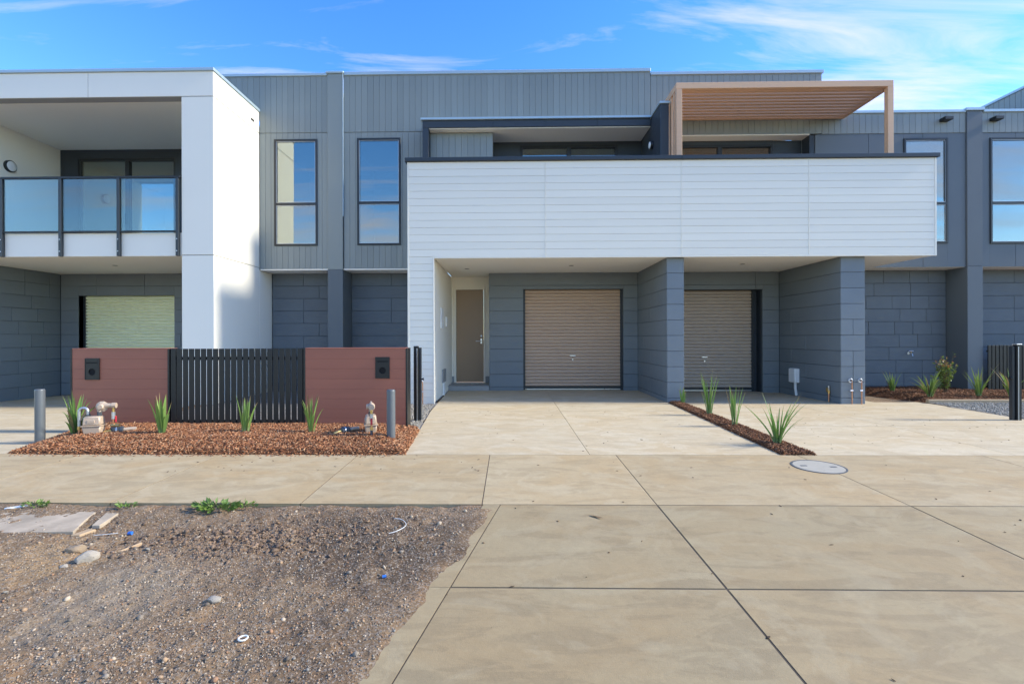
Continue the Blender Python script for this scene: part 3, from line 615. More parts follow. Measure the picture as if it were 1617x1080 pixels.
# ---------------------------------------------------------------- townhouse to the right of the middle
C_ = thing('townhouse', 'townhouse with pewter roller door and grey pillar below the tan pergola', 'house', (6.5, 11, 0), 'row of townhouses')
wall('upper_wall', C_, 3.17, 6.965, YU+.02, YU+.13, 5.78, 7.12, 'grey'); vboards(C_, 3.17, 6.965, 5.775, 7.12, YU, 'grey')
pc = MB(); pc.box(3.17, 7.0, YU-.03, YU+.2, 7.12, 7.19); pc.build('parapet_cap', 'cap', C_, bevel=.006)
box('parapet_return', C_, 6.87, 6.965, YU+.14, 18, 6.2, 7.12, 'grey'); box('roof', C_, 3.2, 6.86, 11.4, 19, 6.85, 6.95, 'cap'); box('roof', C_, 6.97, 10.4, 11.4, 19, 6.0, 6.1, 'cap')
wall('upper_wall', C_, 6.966, 10.12, YU+.02, YU+.13, 5.76, 6.21, 'grey'); vboards(C_, 6.97, 10.118, 5.765, 6.21, YU, 'grey'); box('parapet_cap', C_, 7.001, 10.11, YU-.03, YU+.2, 6.21, 6.27, 'cap', .006)
wops = [(8.76, 9.72, 3.315, 5.65)]
wall('lower_wall', C_, 6.82, 10.12, YU+.02, YU+.13, 2.80, 5.755, 'greyflat', wops)
for (x0, x1) in ((6.82, 7.99), (7.996, 9.18), (9.186, 10.118)):
    for (a, b, c, d) in rsub([(x0, x1, SZ, 5.755)], wops[0]): piece('wall_panel', C_, a, b, YU+.005, YU+.019, c, d, 'greyflat', .002)
window(C_, 8.76, 9.72, 3.315, 5.65, YU, 4.2, True, True)
for x in (9.63,): 
    sp_ = MB(); sp_.box(x-.09, x+.09, YU-.16, YU+.001, 6.0, 6.07); sp_.build('rain_spout', 'black', C_, bevel=.006)
box('recess_reveal', C_, 6.70, 6.818, YU+.02, 11.46, 3.02, 5.755, 'dark'); box('balcony_soffit', C_, 3.21, 6.70, YU+.0, 11.46, 5.75, 5.774, 'ceiling')
box('balcony_back_wall', C_, 3.21, 3.62, 11.45, 11.6, 3.02, 5.75, 'dark'); box('balcony_back_wall', C_, 6.05, 6.7, 11.462, 11.6, 3.02, 5.75, 'dark'); box('balcony_back_wall', C_, 3.62, 6.05, 11.45, 11.6, 5.67, 5.75, 'dark')
sliding_door(C_, 3.62, 6.05, 3.02, 5.67, 11.46)
cb = MB(); cb.box(3.25, 7.975, 9.42, 9.57, 2.80, 4.6).box(7.85, 7.975, 9.57, 11.14, 2.80, 4.6); cb.build('cladding_frame', 'clad', C_)
hboards(C_, 3.251, 5.618, SZ, 4.598, YF, 'clad'); hboards(C_, 5.632, 7.955, SZ, 4.598, YF, 'clad'); box('joint_strip', C_, 5.619, 5.631, YF-.003, YF+.018, SZ, 4.598, 'clad', .002)
box('corner_trim', C_, 7.956, 7.99, YF-.006, YF+.03, SZ-.03, 4.598, 'clad'); box('edge_trim', C_, 3.25, 7.955, YF-.006, YF+.03, SZ-.03, SZ-.001, 'clad')
pcb = MB(); pcb.box(3.247, 8.03, 9.355, 9.62, 4.6, 4.675).box(7.83, 8.03, 9.62, 11.13, 4.6, 4.675); pcb.build('balcony_cap', 'trim', C_, bevel=.006)
box('balcony_floor', C_, 3.22, 7.84, 9.58, 11.14, 2.83, 3.02, 'ceiling')
so2 = box('carport_soffit', C_, 3.3, 7.97, YF+.035, YU-.0, 2.77, 2.80, 'ceiling'); box('carport_soffit', C_, 3.3, 6.76, YU+.001, YG+.1, 2.771, 2.80, 'ceiling')
downlight(so2, 4.85, 10.4, 2.77); downlight(so2, 7.5, 10.9, 2.77)
gops = [(3.5, 5.90, -.2, 2.36)]
wall('garage_wall', C_, 3.32, 6.3, YG+.03, YG+.1, -.1, 2.77, 'joint', gops); blocks(C_, 'y-', YG, 3.33, 6.28, -.06, 2.77, ops=gops, lens=(4.8,))
roller_door(C_, 3.5, 5.78, -.045, 2.36, YG+.26, 'rollgreybrown'); box('jamb', C_, 5.9, 5.98, YG+.105, YG+.34, -.1, 2.36, 'dark'); box('jamb', C_, 5.80, 5.899, YG+.29, YG+.33, -.1, 2.36, 'dark'); box('garage_lining', C_, 3.4, 6.1, YG+.35, YG+.38, -.1, 2.6, 'joint')
box('pillar_core', C_, 6.313, 6.70, 9.53, 11.9, -.1, 2.77, 'joint'); blocks(C_, 'x-', 6.28, 9.51, YG-.003, -.06, 2.77, lens=(2.2,)); blocks(C_, 'y-', 9.5, 6.28, 6.735, -.06, 2.77, lens=(.46,), t=.028)
box('recess_wall', C_, 6.74, 10.12, YG+.04, YG+.15, -.1, 2.79, 'joint'); blocks(C_, 'y-', YG, 6.705, 10.11, -.02, 2.785, 'roughblockshade', lens=(.42, .6, .84, 1.0))
box('wing_soffit', C_, 6.78, 10.118, YU+.021, YG+.03, 2.786, 2.80, 'ceiling')
box('pier', C_, 10.122, 10.46, YU-.03, 11.2, 2.80, 6.235, 'greyflat', .006); box('pier_cap', C_, 10.09, 10.49, YU-.06, YU+.2, 6.237, 6.30, 'cap', .006); box('pier_base', C_, 10.122, 10.46, YU-.03, 11.76, -.05, 2.798, 'greyflat', .006)

# ---------------------------------------------------------------- townhouse at the right edge
D = thing('townhouse', 'grey townhouse at right edge beyond the narrow pier', 'house', (12, 11, 0), 'row of townhouses')
wall('upper_wall', D, 10.462, 17.4, YU+.02, YU+.13, 5.76, 6.21, 'grey'); vboards(D, 10.465, 12.3, 5.765, 6.21, YU, 'grey'); box('parapet_cap', D, 10.491, 12.28, YU-.03, YU+.2, 6.21, 6.27, 'cap', .006)
wops = [(10.64, 11.6, 3.30, 5.645)]
wall('lower_wall', D, 10.462, 17.4, YU+.02, YU+.13, 2.80, 5.755, 'greyflat', wops)
for (x0, x1) in ((10.465, 11.2), (11.206, 12.4), (12.406, 13.6), (13.606, 14.8), (14.806, 17.4)):
    for (a, b, c, d) in rsub([(x0, x1, SZ, 5.755)], wops[0]): piece('wall_panel', D, a, b, YU+.005, YU+.019, c, d, 'greyflat', .002)
window(D, 10.64, 11.6, 3.30, 5.645, YU, 4.2, True, True)
box('rain_spout', D, 10.63, 10.81, YU-.16, YU+.001, 6.0, 6.07, 'black', .006)
box('tower_block', D, 12.32, 17.4, YU+.14, 18, 6.2, 7.16, 'grey'); vboards(D, 12.3, 17.4, 6.21, 7.16, YU, 'grey')
for i in range(50): piece('board', D, 12.3, 12.318, YU+.02+i*.135, YU+.02+i*.135+.129, 6.12, 7.16, 'grey', .003)
box('parapet_cap', D, 12.27, 17.4, YU-.03, 18, 7.162, 7.22, 'cap', .006); box('roof', D, 10.47, 12.3, 11.4, 19, 6.0, 6.1, 'cap')
box('wing_soffit', D, 10.462, 17.4, YU+.021, YG+.03, 2.786, 2.80, 'ceiling'); box('recess_wall', D, 10.462, 17.4, YG+.04, YG+.15, -.1, 2.79, 'joint'); blocks(D, 'y-', YG, 10.465, 13.6, -.02, 2.785, 'roughblockshade', lens=(2.4,))

# ---------------------------------------------------------------- pergola
P = thing('pergola', 'tan slatted timber look pergola above the pale cladded balcony', 'pergola', (5.3, 10.4, 3.02))
px0, px1, py0, py1, pz = 3.25, 7.42, 9.68, 11.12, 6.2
for x in (px0, px1-.11): box('post', P, x, x+.11, py0, py0+.1, 3.02, pz-.12, 'tan')
box('front_beam', P, px0, px1, py0, py0+.1, pz-.119, pz, 'tan'); box('rear_beam', P, px0, px1, py1-.08, py1-.0, pz-.119, pz, 'tan')
for x in (px0, px1-.06): box('side_beam', P, x, x+.06, py0+.101, py1-.081, pz-.119, pz, 'tan')
for i in range(9):
    y = py0+.135+i*.138; box('slat', P, px0+.061, px1-.061, y, y+.080, pz-.117, pz-.07, 'tan')
for i in range(7):
    y = py0+.16+i*.17; box('screen_blade', P, px0+.005, px0+.055, y, y+.07, 3.02, pz-.12, 'tan')

# ---------------------------------------------------------------- front fence
FY = 6.6
Fn = thing('front_fence', 'front fence of two brown letterbox panels joined by black slats', 'fence', (-3.65, FY, 0))
def brown_panel(x0, x1, lx0, lx1, lz0, lz1):
    z0, z1 = .03, 1.105; core = box('panel', Fn, x0+.02, x1-.02, FY+.018, FY+.20, z0, z1-.002, 'brownpanel')
    n = 8; p = (z1-z0)/n
    ops = [(lx0, lx1, lz0, lz1)]
    for i in range(n):
        piece('board', core, x0+.012, x1-.012, FY, FY+.017, z0+i*p+.0005, z0+(i+1)*p-.0005, 'brownpanel', .001)
    for a in (x0-.012, x1-.012): box('edge_post', Fn, a, a+.024, FY-.006, FY+.21, .0, z1+.008, 'black')
    box('panel_cap', Fn, x0+.013, x1-.013, FY-.004, FY+.205, z1, z1+.012, 'brownpanel', .003)
    # letterbox: plate with slot and newspaper hole; black inserts paint the dark inside
    n = 28; cx_, cz_ = (lx0+lx1)/2, lz0+.36*(lz1-lz0); rr = .046; hw, z_a, z_b = (lx1-lx0)/2, lz0, lz1
    mbx = MB(); ring = [(cx_+rr*math.cos(2*math.pi*k/n), cz_+rr*math.sin(2*math.pi*k/n)) for k in range(n)]
    zs = lz1-.052; outer = []
    for k in range(n):
        a = 2*math.pi*k/n; dx, dz = math.cos(a), math.sin(a)
        s = min(hw/abs(dx) if abs(dx) > 1e-6 else 9, ((zs-.007-cz_) if dz > 0 else (cz_-z_a))/abs(dz) if abs(dz) > 1e-6 else 9)
        outer.append((cx_+dx*s, cz_+dz*s))
    yp = FY-.014
    v = [(x, yp, z) for x, z in ring]+[(x, yp, z) for x, z in outer]+[(x, FY-.002, z) for x, z in ring]
    fs = [(k, (k+1) % n, n+(k+1) % n, n+k) for k in range(n)]+[(k, 2*n+k, 2*n+(k+1) % n, (k+1) % n) for k in range(n)]
    mbx.add(v, fs)
    mbx.box(lx0, lx1, yp, FY-.001, zs+.007, lz1).box(lx0, lx0+.012, yp, FY-.001, zs-.007, zs+.007).box(lx1-.012, lx1, yp, FY-.001, zs-.007, zs+.007)
    # corners of the plate outside the fan
    for sx in (-1, 1):
        for sz, ze in ((1, zs-.007), (-1, z_a)):
            pass
    mbx.box(lx0, lx1, yp+.0015, yp+.003, zs-.03, zs-.007).box(lx0, lx1, yp+.0015, yp+.003, z_a, z_a+.03)
    mbx.box(lx0, cx_-rr*.98, yp+.0015, yp+.003, z_a+.03, zs-.03).box(cx_+rr*.98, lx1, yp+.0015, yp+.003, z_a+.03, zs-.03)
    lb = mbx.build('letterbox', 'black', Fn); lb['label'] = 'black letterbox plate with slot and round newspaper hole'
    box('slot_shade', lb, lx0+.012, lx1-.012, FY-.010, FY-.003, zs-.012, zs+.012, 'hole', 0)
    MB().disc((cx_, FY-.006, cz_), (0, 1, 0), [(0, rr), (.004, rr)], 24).build('hole_shade_disc', 'hole', lb)  # flat black disc painting the depth shade of the hole
    f_ = MB(); f_.box(lx0-.008, lx0, yp-.003, FY-.001, lz0, lz1).box(lx1, lx1+.008, yp-.003, FY-.001, lz0, lz1).box(lx0-.008, lx1+.008, yp-.003, FY-.001, lz1, lz1+.008).box(lx0-.008, lx1+.008, yp-.003, FY-.001, lz0-.008, lz0)
    f_.build('rim', 'black', lb)
brown_panel(-5.96, -4.625, -5.755, -5.575, .70, .975); brown_panel(-2.77, -1.39, -1.80, -1.625, .715, .985)
box('post', Fn, -4.60, -4.55, FY+.01, FY+.07, 0, 1.115, 'black'); box('post', Fn, -2.83, -2.785, FY+.01, FY+.07, 0, 1.115, 'black')
rails = [(.955, 1.0), (.10, .145)]
for a, b in rails: box('rail', Fn, -4.549, -2.831, FY+.02, FY+.06, a, b, 'black')
n = 22; x0 = -4.60; p = (4.60-2.79)/n
for i in range(n): box('slat', Fn, x0+i*p+.006, x0+i*p+p-.010, FY, FY+.018, .045, 1.11, 'black', .002)

def gate_post(x, y, flip, label):
    o = thing('gate_post', label, 'post', (x, y, 0), 'black gate posts')
    s = -1 if flip else 1
    box('post', o, x-.035, x+.035, y-.035, y+.035, -.05, 1.12, 'black', .004)
    xa, xb = sorted((x+s*.037, x+s*.075)); box('channel', o, xa, xb, y-.01, y+.05, -.04, 1.10, 'trim', .004)
    xa, xb = sorted((x+s*.012, x+s*.022)); box('bead', o, xa, xb, y-.041, y-.035, -.03, 1.09, 'galv', .001)
    box('cap', o, x-.04, x+.04, y-.04, y+.04, 1.121, 1.135, 'silver', .004)
    MB().disc((x+s*.075, y, .62), (s, 0, 0), [(0, .012), (.02, .012), (.024, .022), (.036, .02)], 14).build('latch', 'black', o, smooth=True)
gate_post(-1.43, 7.5, False, 'black gate post standing beside the left edge of middle driveway')
gate_post(7.60, 7.55, True, 'black gate post at far right edge beside gravel')

RF = thing('side_fence', 'short black slatted fence beside the right pier', 'fence', (11, 11.15, 0))
for a, b in ((.90, .945), (.12, .165)): box('rail', RF, 10.50, 12.35, 11.07, 11.1, a, b, 'black')
for i in range(22): box('slat', RF, 10.50+i*.082, 10.565+i*.082, 11.045, 11.069, .03, 1.05, 'black', .002)
box('post', RF, 12.36, 12.41, 11.05, 11.1, 0, 1.08, 'black')

# ---------------------------------------------------------------- bollards
def bollard(x, y, z, label):
    o = MB().disc((x, y, z-.05), (0, 0, 1), [(0, .05), (.675, .05), (.688, .048), (.694, .042)], 32).build('bollard', 'bollard', None, smooth=True)
    tag(o, label, 'bollard', 'grey bollards in the mulch')
bollard(-5.67, 5.85, 0, 'grey round bollard at the left end of mulch bed'); bollard(-1.40, 5.77, 0, 'grey round bollard at the right end of mulch bed')

# ---------------------------------------------------------------- gas and water meters
def arc(c, r_, a0, a1, ax1, ax2, n=10):
    c = Vector(c); return [c+Vector(ax1)*r_*math.cos(a0+(a1-a0)*k/n)+Vector(ax2)*r_*math.sin(a0+(a1-a0)*k/n) for k in range(n+1)]
def gas_meter(x, y, z, ang, label):
    o = thing('gas_meter', label, 'gas meter', (x, y, z), 'cream gas meters in the mulch bed')
    R = Matrix.Rotation(ang, 3, 'Z'); base = Vector((x, y, z))
    def T(mbx): mbx.v = [tuple(base+R @ Vector(p)) for p in mbx.v]; return mbx
    # case: two bevelled halves with a flange between
    def taper(z0, z1, w0, d0, w1, d1):
        v = [(-w0, -d0, z0), (w0, -d0, z0), (w0, d0, z0), (-w0, d0, z0), (-w1, -d1, z1), (w1, -d1, z1), (w1, d1, z1), (-w1, d1, z1)]
        return MB().add(v, [(3, 2, 1, 0), (4, 5, 6, 7), (0, 1, 5, 4), (1, 2, 6, 5), (2, 3, 7, 6), (3, 0, 4, 7)])
    T(taper(.03, .125, .088, .062, .096, .07)).build('lower_case', 'cream', o, bevel=.012, smooth=True)
    T(taper(.137, .245, .096, .07, .086, .06)).build('upper_case', 'cream', o, bevel=.014, smooth=True)
    T(MB().box(-.106, .106, -.08, .08, .1255, .1365)).build('flange', 'cream', o, bevel=.003)
    T(MB().box(-.04, .04, -.074, -.064, .165, .205)).build('index_window', 'cream', o, bevel=.004)
    # galvanised swan neck on the left, down to copper
    pa = [Vector((-.06, 0, .24)), Vector((-.06, 0, .30))]+arc((-.105, 0, .30), .045, 0, math.pi, (1, 0, 0), (0, 0, 1))+[Vector((-.15, 0, .12))]
    T(MB().tube(pa, .017, 12)).build('swan_neck', 'galv', o, smooth=True)
    T(MB().tube([(-.15, 0, .125), (-.15, 0, .085)], .022, 6)).build('union_nut', 'brass', o); T(MB().tube([(-.15, 0, .086), (-.15, 0, -.08)], .013, 12)).build('copper_riser', 'copper', o, smooth=True)
    T(MB().tube([(-.06, 0, .244), (-.06, 0, .268)], .028, 8)).build('outlet_nut', 'bluegrey', o); T(MB().tube([(.06, 0, .244), (.06, 0, .295)], .026, 8)).build('inlet_nut', 'bluegrey', o)
    # regulator with its domed diaphragm
    g = MB(); g.disc((.085, -.055, .355), (0, 1, 0), [(0, .026), (.01, .034), (.034, .036), (.042, .05), (.05, .066), (.066, .066), (.07, .05), (.09, .036), (.1, .02)], 10)
    g.tube([(.06, 0, .29), (.06, 0, .34)], .024, 12); g.tube([(.10, 0, .365), (.20, 0, .365)], [.03, .027], 12); g.tube([(.19, 0, .365), (.235, 0, .365)], .034, 8)
    T(g).build('regulator', 'cream', o)
    T(MB().tube([(.205, 0, .345), (.205, 0, .28)], .014, 12)).build('inlet_pipe', 'brass', o, smooth=True)
    T(MB().tube([(.205, 0, .285), (.205, 0, .20)], .021, 8)).build('valve_body', 'galv', o)
    T(MB().box(.222, .236, -.012, .012, .16, .235)).build('valve_lever', 'red', o, bevel=.003)
    T(MB().tube([(.18, 0, .12), (.27, 0, .12)], .02, 8)).build('tee', 'brass', o); T(MB().tube([(.205, 0, .205), (.205, 0, .135)], .013, 10)).build('inlet_riser', 'copper', o, smooth=True)
    for xx in (.19, .255): T(MB().tube([(xx, 0, .115), (xx, 0, -.06)], .015, 10)).build('service_pipe', 'bluegrey', o, smooth=True)
gas_meter(-5.07, 5.92, .065, math.radians(16), 'cream gas meter beside the left bollard and strappy plant')
gas_meter(-1.71, 6.02, .065, math.radians(-72), 'cream gas meter close to the right bollard seen end on')
def water_meter(x, y, z, ang, label):
    o = thing('water_meter', label, 'water meter', (x, y, z), 'water meters in the mulch'); R = Matrix.Rotation(ang, 3, 'Z'); base = Vector((x, y, z))
    def T(mbx): mbx.v = [tuple(base+R @ Vector(p)) for p in mbx.v]; return mbx
    T(MB().tube([(-.16, 0, -.12), (-.15, 0, -.02), (-.125, 0, .025), (-.08, 0, .035), (-.02, 0, .04)], .02, 12)).build('brass_elbow', 'brass', o, smooth=True)
    T(MB().disc((-.045, 0, .04), (1, 0, 0), [(0, .04), (.012, .048), (.04, .048), (.045, .04), (.07, .04), (.075, .046), (.10, .044), (.11, .03)], 22)).build('meter_body', 'bluegrey', o, smooth=True)
    T(MB().disc((-.01, 0, .04), (1, 0, 0), [(0, .0495), (.012, .0495)], 22)).build('silver_band', 'silver', o, smooth=True)
    T(MB().tube([(.05, 0, .04), (.14, 0, .045), (.19, 0, .04)], [.024, .022, .026], 12)).build('tail_pipe', 'cream', o, smooth=True)
water_meter(-4.84, 6.0, .085, math.radians(24), 'water meter with brass elbow beside the left gas meter'); water_meter(-2.02, 5.98, .085, math.radians(48), 'water meter with brass elbow left of the right gas meter')

# ---------------------------------------------------------------- pipes, taps and boxes on walls
def riser(x, y, h, label):
    o = thing('water_riser', label, 'pipe', (x, y, 0), 'copper water risers by the walls')
    MB().tube([(x, y, -.05), (x, y, h-.05), (x-.008, y-.002, h)], .010, 10).build('copper_pipe', 'copper', o, smooth=True)
    MB().tube(arc((x-.034, y-.01, h), .034, 0, 1.75*math.pi, (1, 0, 0), (0, 0, 1), 16), .009, 10).build('coiled_end', 'galv', o, smooth=True)
    MB().tube([(x-.05, y-.02, h*.55), (x+.012, y-.004, h*.55)], .013, 8).build('stop_tap', 'silver', o, smooth=True)
riser(6.46, 9.46, .42, 'left one of two copper risers at the grey pillar base'); riser(6.64, 9.46, .42, 'right one of two copper risers at the grey pillar base'); riser(-1.66, 9.33, .42, 'copper riser against the pale cladding behind black gate post')
o = thing('hose_tap', 'brass garden tap on the dark block wall above the mulch', 'tap', (9.25, 11.65, .85))
MB().tube([(9.25, 11.66, .86), (9.25, 11.57, .86), (9.25, 11.545, .85), (9.25, 11.53, .80)], .013, 10).build('spout', 'silver', o, smooth=True); MB().tube([(9.25, 11.575, .86), (9.25, 11.575, .91)], .009, 8).build('spindle', 'brass', o); MB().tube([(9.20, 11.575, .915), (9.30, 11.575, .915)], .009, 8).build('handle', 'silver', o, smooth=True); MB().disc((9.25, 11.65, .86), (0, -1, 0), [(0, .03), (.006, .028)], 14).build('wall_plate', 'silver', o)
o = thing('junction_box', 'grey plastic junction box low on the pillar side wall', 'electrical box', (6.27, 10.95, .35))
bx_ = box('case', o, 6.18, 6.279, 10.83, 11.07, .25, .56, 'whiteplastic', .012); box('lid', o, 6.165, 6.179, 10.84, 11.06, .26, .55, 'whiteplastic', .005); MB().tube([(6.24, 10.93, .25), (6.24, 10.93, .12), (6.255, 10.92, -.03)], .03, 12).build('conduit', 'whiteplastic', o, smooth=True)
o = thing('gas_stub', 'yellow tagged gas stub pipe beside the grey pillar', 'pipe', (6.24, 9.8, 0))
MB().tube([(6.24, 9.8, -.05), (6.24, 9.8, .16)], .013, 10).build('copper_pipe', 'copper', o, smooth=True); MB().tube([(6.24, 9.8, .14), (6.24, 9.8, .2)], .024, 8).build('brass_valve', 'brass', o); box('yellow_tag', o, 6.205, 6.212, 9.77, 9.83, .17, .25, 'brass', .002); MB().tube([(6.24, 9.8, .2), (6.24, 9.8, .29)], [.016, .02], 10).build('cap', 'galv', o, smooth=True)

# ---------------------------------------------------------------- manhole
o = thing('manhole', 'round pale manhole cover with dark ring set in the footpath', 'manhole', (2.985, 4.845, gz(4.845)))
zc = gz(4.845); mh = (2.985, 4.845)
def tilt(mbx): mbx.v = [(x, y, z+gz(y)-zc) for x, y, z in mbx.v]; return mbx
rg = MB(); n = 48; v = []
for k in range(n):
    a = 2*math.pi*k/n
    for (r_, z_) in ((.237, zc-.01), (.237, zc+.005), (.222, zc+.005), (.222, zc-.004)): v.append((mh[0]+r_*math.cos(a), mh[1]+r_*math.sin(a), z_))
fs = [(4*k+j, 4*((k+1) % n)+j, 4*((k+1) % n)+j+1, 4*k+j+1) for k in range(n) for j in range(3)]
tilt(rg.add(v, fs)).build('ring', 'cast', o); tilt(MB().disc((mh[0], mh[1], zc-.005), (0, 0, 1), [(0, .219), (.0085, .219), (.0095, .216)], 48)).build('cover', 'cover', o)
for dx, dy in ((-.13, .02), (.13, -.02)): tilt(MB().box(mh[0]+dx-.03, mh[0]+dx+.03, mh[1]+dy-.012, mh[1]+dy+.012, zc+.0046, zc+.007)).build('key_slot', 'cast', o)

# ---------------------------------------------------------------- strappy plants
def mesh_cols(name, V, F, Cv, mat, parent=None, loc=(0, 0, 0), smooth=False):
    me = bpy.data.meshes.new(name); V = np.asarray(V, float)-np.array(loc)
    me.from_pydata(V.tolist(), [], F.tolist() if hasattr(F, 'tolist') else F)
    a = me.color_attributes.new('Col', 'FLOAT_COLOR', 'POINT'); c = np.ones((len(V), 4)); c[:, :3] = Cv; a.data.foreach_set('color', c.ravel())
    if smooth: me.polygons.foreach_set('use_smooth', [True]*len(me.polygons))
    me.materials.append(MT[mat]); return link(bpy.data.objects.new(name, me), parent, loc)
def strap_plant(x, y, z, h, nb, spread, wid, label, group, hue=0., seed=1, droop=.3):
    rnd = random.Random(seed); V = []; F = []; Cc = []
    for i in range(int(nb*1.7)):
        a = rnd.uniform(0, 2*math.pi); out = Vector((math.cos(a), math.sin(a), 0)); side = Vector((-out.y, out.x, 0))
        side = (side*rnd.uniform(.6, 1)+Vector((1, 0, 0))*rnd.uniform(.2, .8)).normalized()
        ln = h*1.32*rnd.uniform(.5, 1.0); lean = rnd.uniform(.08, 1)*spread; dr = rnd.uniform(.2, 1.6)*droop; w = wid*1.15*rnd.uniform(.7, 1.15)
        tipb = rnd.uniform(.82, .98); dead = rnd.random() < .07; lean *= 1.35 if dead else 1; b0 = Vector((x, y, z-.02))+out*rnd.uniform(0, .035); m = 9; base = len(V)
        g = rnd.uniform(-.2, .25); col = np.array([.17+.06*g+hue, .29+.07*g, .07])
        for k in range(m+1):
            t = k/m; p = b0+out*(lean*ln*(t**1.5))+Vector((0, 0, ln*(t-.5*dr*lean*2*t**3)))
            ww = w*(.55+.9*t if t < .35 else .865*(1-((t-.35)/.65)**1.7)+.01)
            fold = out*(-.28*ww)
            V += [tuple(p-side*ww/2), tuple(p+fold), tuple(p+side*ww/2)]
            cc = col*(.9+.25*t) if t > .12 else col*.6+np.array([.28, .30, .18])*.5
            if t > tipb or dead: cc = np.array([.27, .20, .09])
            Cc += [cc]*3
        for k in range(m):
            q = base+3*k; F += [(q, q+1, q+4, q+3), (q+1, q+2, q+5, q+4)]
    o = mesh_cols('strappy_plant', V, F, np.array(Cc), 'leaf', None, (x, y, z), True)
    tag(o, label, 'plant', group)
GB = 'strappy plants along the mulch bed'
strap_plant(-5.33, 5.95, .05, .50, 13, .45, .035, 'strappy green plant behind the left gas meter', GB, .0, 3, .9)
strap_plant(-4.22, 5.9, .08, .42, 8, .30, .05, 'strappy green plant before the left brown panel edge', GB, .01, 5)
strap_plant(-3.25, 6.0, .09, .40, 9, .28, .034, 'strappy green plant in front of the black slats', GB, .01, 8)
strap_plant(-2.44, 6.0, .08, .42, 12, .36, .03, 'strappy green plant before the right brown panel', GB, .015, 13)
GS = 'strappy plants in the mulch strip'
strap_plant(3.23, 9.3, .01, .30, 10, .3, .026, 'smallest strappy plant in the strip, against the party wall', GS, -.02, 21)
strap_plant(3.18, 7.95, .01, .60, 10, .22, .026, 'tall strappy plant in the strip, second from the party wall', GS, .0, 22)
strap_plant(3.13, 6.95, .01, .52, 8, .26, .024, 'tall strappy plant in the strip, third from the party wall', GS, .0, 23)
strap_plant(3.08, 5.75, .01, .52, 16, .75, .022, 'spreading strappy plant in the strip, nearest the footpath', GS, -.01, 27)
GR = 'strappy plants in the right garden'
strap_plant(8.2, 10.75, .04, .42, 15, .5, .03, 'strappy plant in the right garden nearest the grey pillar', GR, .02, 31)
strap_plant(8.32, 9.95, .04, .50, 18, .75, .032, 'wide strappy plant left of the leafy shrub', GR, .03, 32)
strap_plant(9.32, 10.0, .04, .56, 14, .55, .03, 'strappy plant right of the leafy shrub before slats', GR, .03, 33)
strap_plant(9.86, 9.9, .04, .5, 14, .55, .03, 'strappy plant behind the right gate post', GR, .03, 34)

def leaf_quads(pts, dirs, size, cols, rnd):
    V = []; F = []; Cc = []
    for p, d, c in zip(pts, dirs, cols):
        d = Vector(d).normalized(); s = size*rnd.uniform(.6, 1.2); sd_ = d.cross(Vector((rnd.gauss(0, 1), rnd.gauss(0, 1), rnd.gauss(0, 1)))).normalized(); nn = d.cross(sd_)
        b = len(V); p = Vector(p)
        V += [tuple(p), tuple(p+d*s*.45+sd_*s*.28+nn*s*.06), tuple(p+d*s), tuple(p+d*s*.45-sd_*s*.28+nn*s*.06), tuple(p+d*s*.5-nn*s*.03)]
        F += [(b, b+1, b+4), (b+1, b+2, b+4), (b+2, b+3, b+4), (b+3, b, b+4)]; Cc += [c]*5
    return V, F, np.array(Cc)
sh = thing('shrub', 'small leafy yellow green shrub with reddish tips in the right garden', 'shrub', (9.1, 10.5, .04))
rnd = random.Random(5); stems = MB(); pts = []; dirs = []; cols = []
for i in range(30):
    a = rnd.uniform(0, 6.28); hgt = rnd.uniform(.35, .88); rad = rnd.uniform(.05, .30)*(1.2-hgt*.7)
    tip = Vector((9.1+rad*math.cos(a), 10.5+rad*math.sin(a), hgt)); b0 = Vector((9.1, 10.5, .04)); mid = (b0+tip)/2+Vector((0, 0, .06))
    stems.tube([b0, mid, tip], [.006, .004, .0015], 5)
    for k in range(26):
        t = rnd.uniform(.2, 1); p = (b0*(1-t)**2+mid*2*t*(1-t)+tip*t*t)+Vector((rnd.gauss(0, .015),)*3); pts.append(p)
        dirs.append(Vector((math.cos(a)*.5+rnd.gauss(0, .7), math.sin(a)*.5+rnd.gauss(0, .7), rnd.uniform(-.1, .9))))
        g = rnd.uniform(0, 1); c = np.array([.17, .235, .05])*(.7+.5*g)
        if p.z > .6 and rnd.random() < .5: c = np.array([.32, .17, .06])
        cols.append(c)
stems.build('stem', 'deadleaf', sh); V, F, Cc = leaf_quads(pts, dirs, .055, cols, rnd); mesh_cols('foliage', V, F, Cc, 'leaf', sh, (9.1, 10.5, .4))
def weed(x, y, n, size, label, spread):
    rnd = random.Random(int(abs(x*1000))); pts = []; dirs = []; cols = []
    z0 = float(soil_h(np.array([x]), np.array([y]))[0])
    for i in range(n):
        a = rnd.uniform(0, 6.28); rr = spread*math.sqrt(rnd.random()); pts.append((x+rr*1.5*math.cos(a), y+rr*.6*math.sin(a), z0+rnd.uniform(0, .035)))
        dirs.append((math.cos(a), math.sin(a), rnd.uniform(.15, 1.1))); g = rnd.random(); cols.append(np.array([.12+.06*g, .20+.08*g, .055]))
    V, F, Cc = leaf_quads(pts, dirs, size, cols, rnd); tag(mesh_cols('weed', V, F, Cc, 'leaf', None, (x, y, z0)), label, 'weed', 'weeds along the footpath edge')
weed(-3.66, 3.745, 60, .035, 'small grassy weed at the footpath edge, furthest left', .06); weed(-2.96, 3.75, 40, .032, 'smallest weed at the footpath edge, in the middle', .045); weed(-2.24, 3.72, 110, .055, 'largest leafy weed at the footpath edge', .11); weed(-2.03, 3.76, 26, .04, 'sprig of weed right of the largest leafy weed', .06)

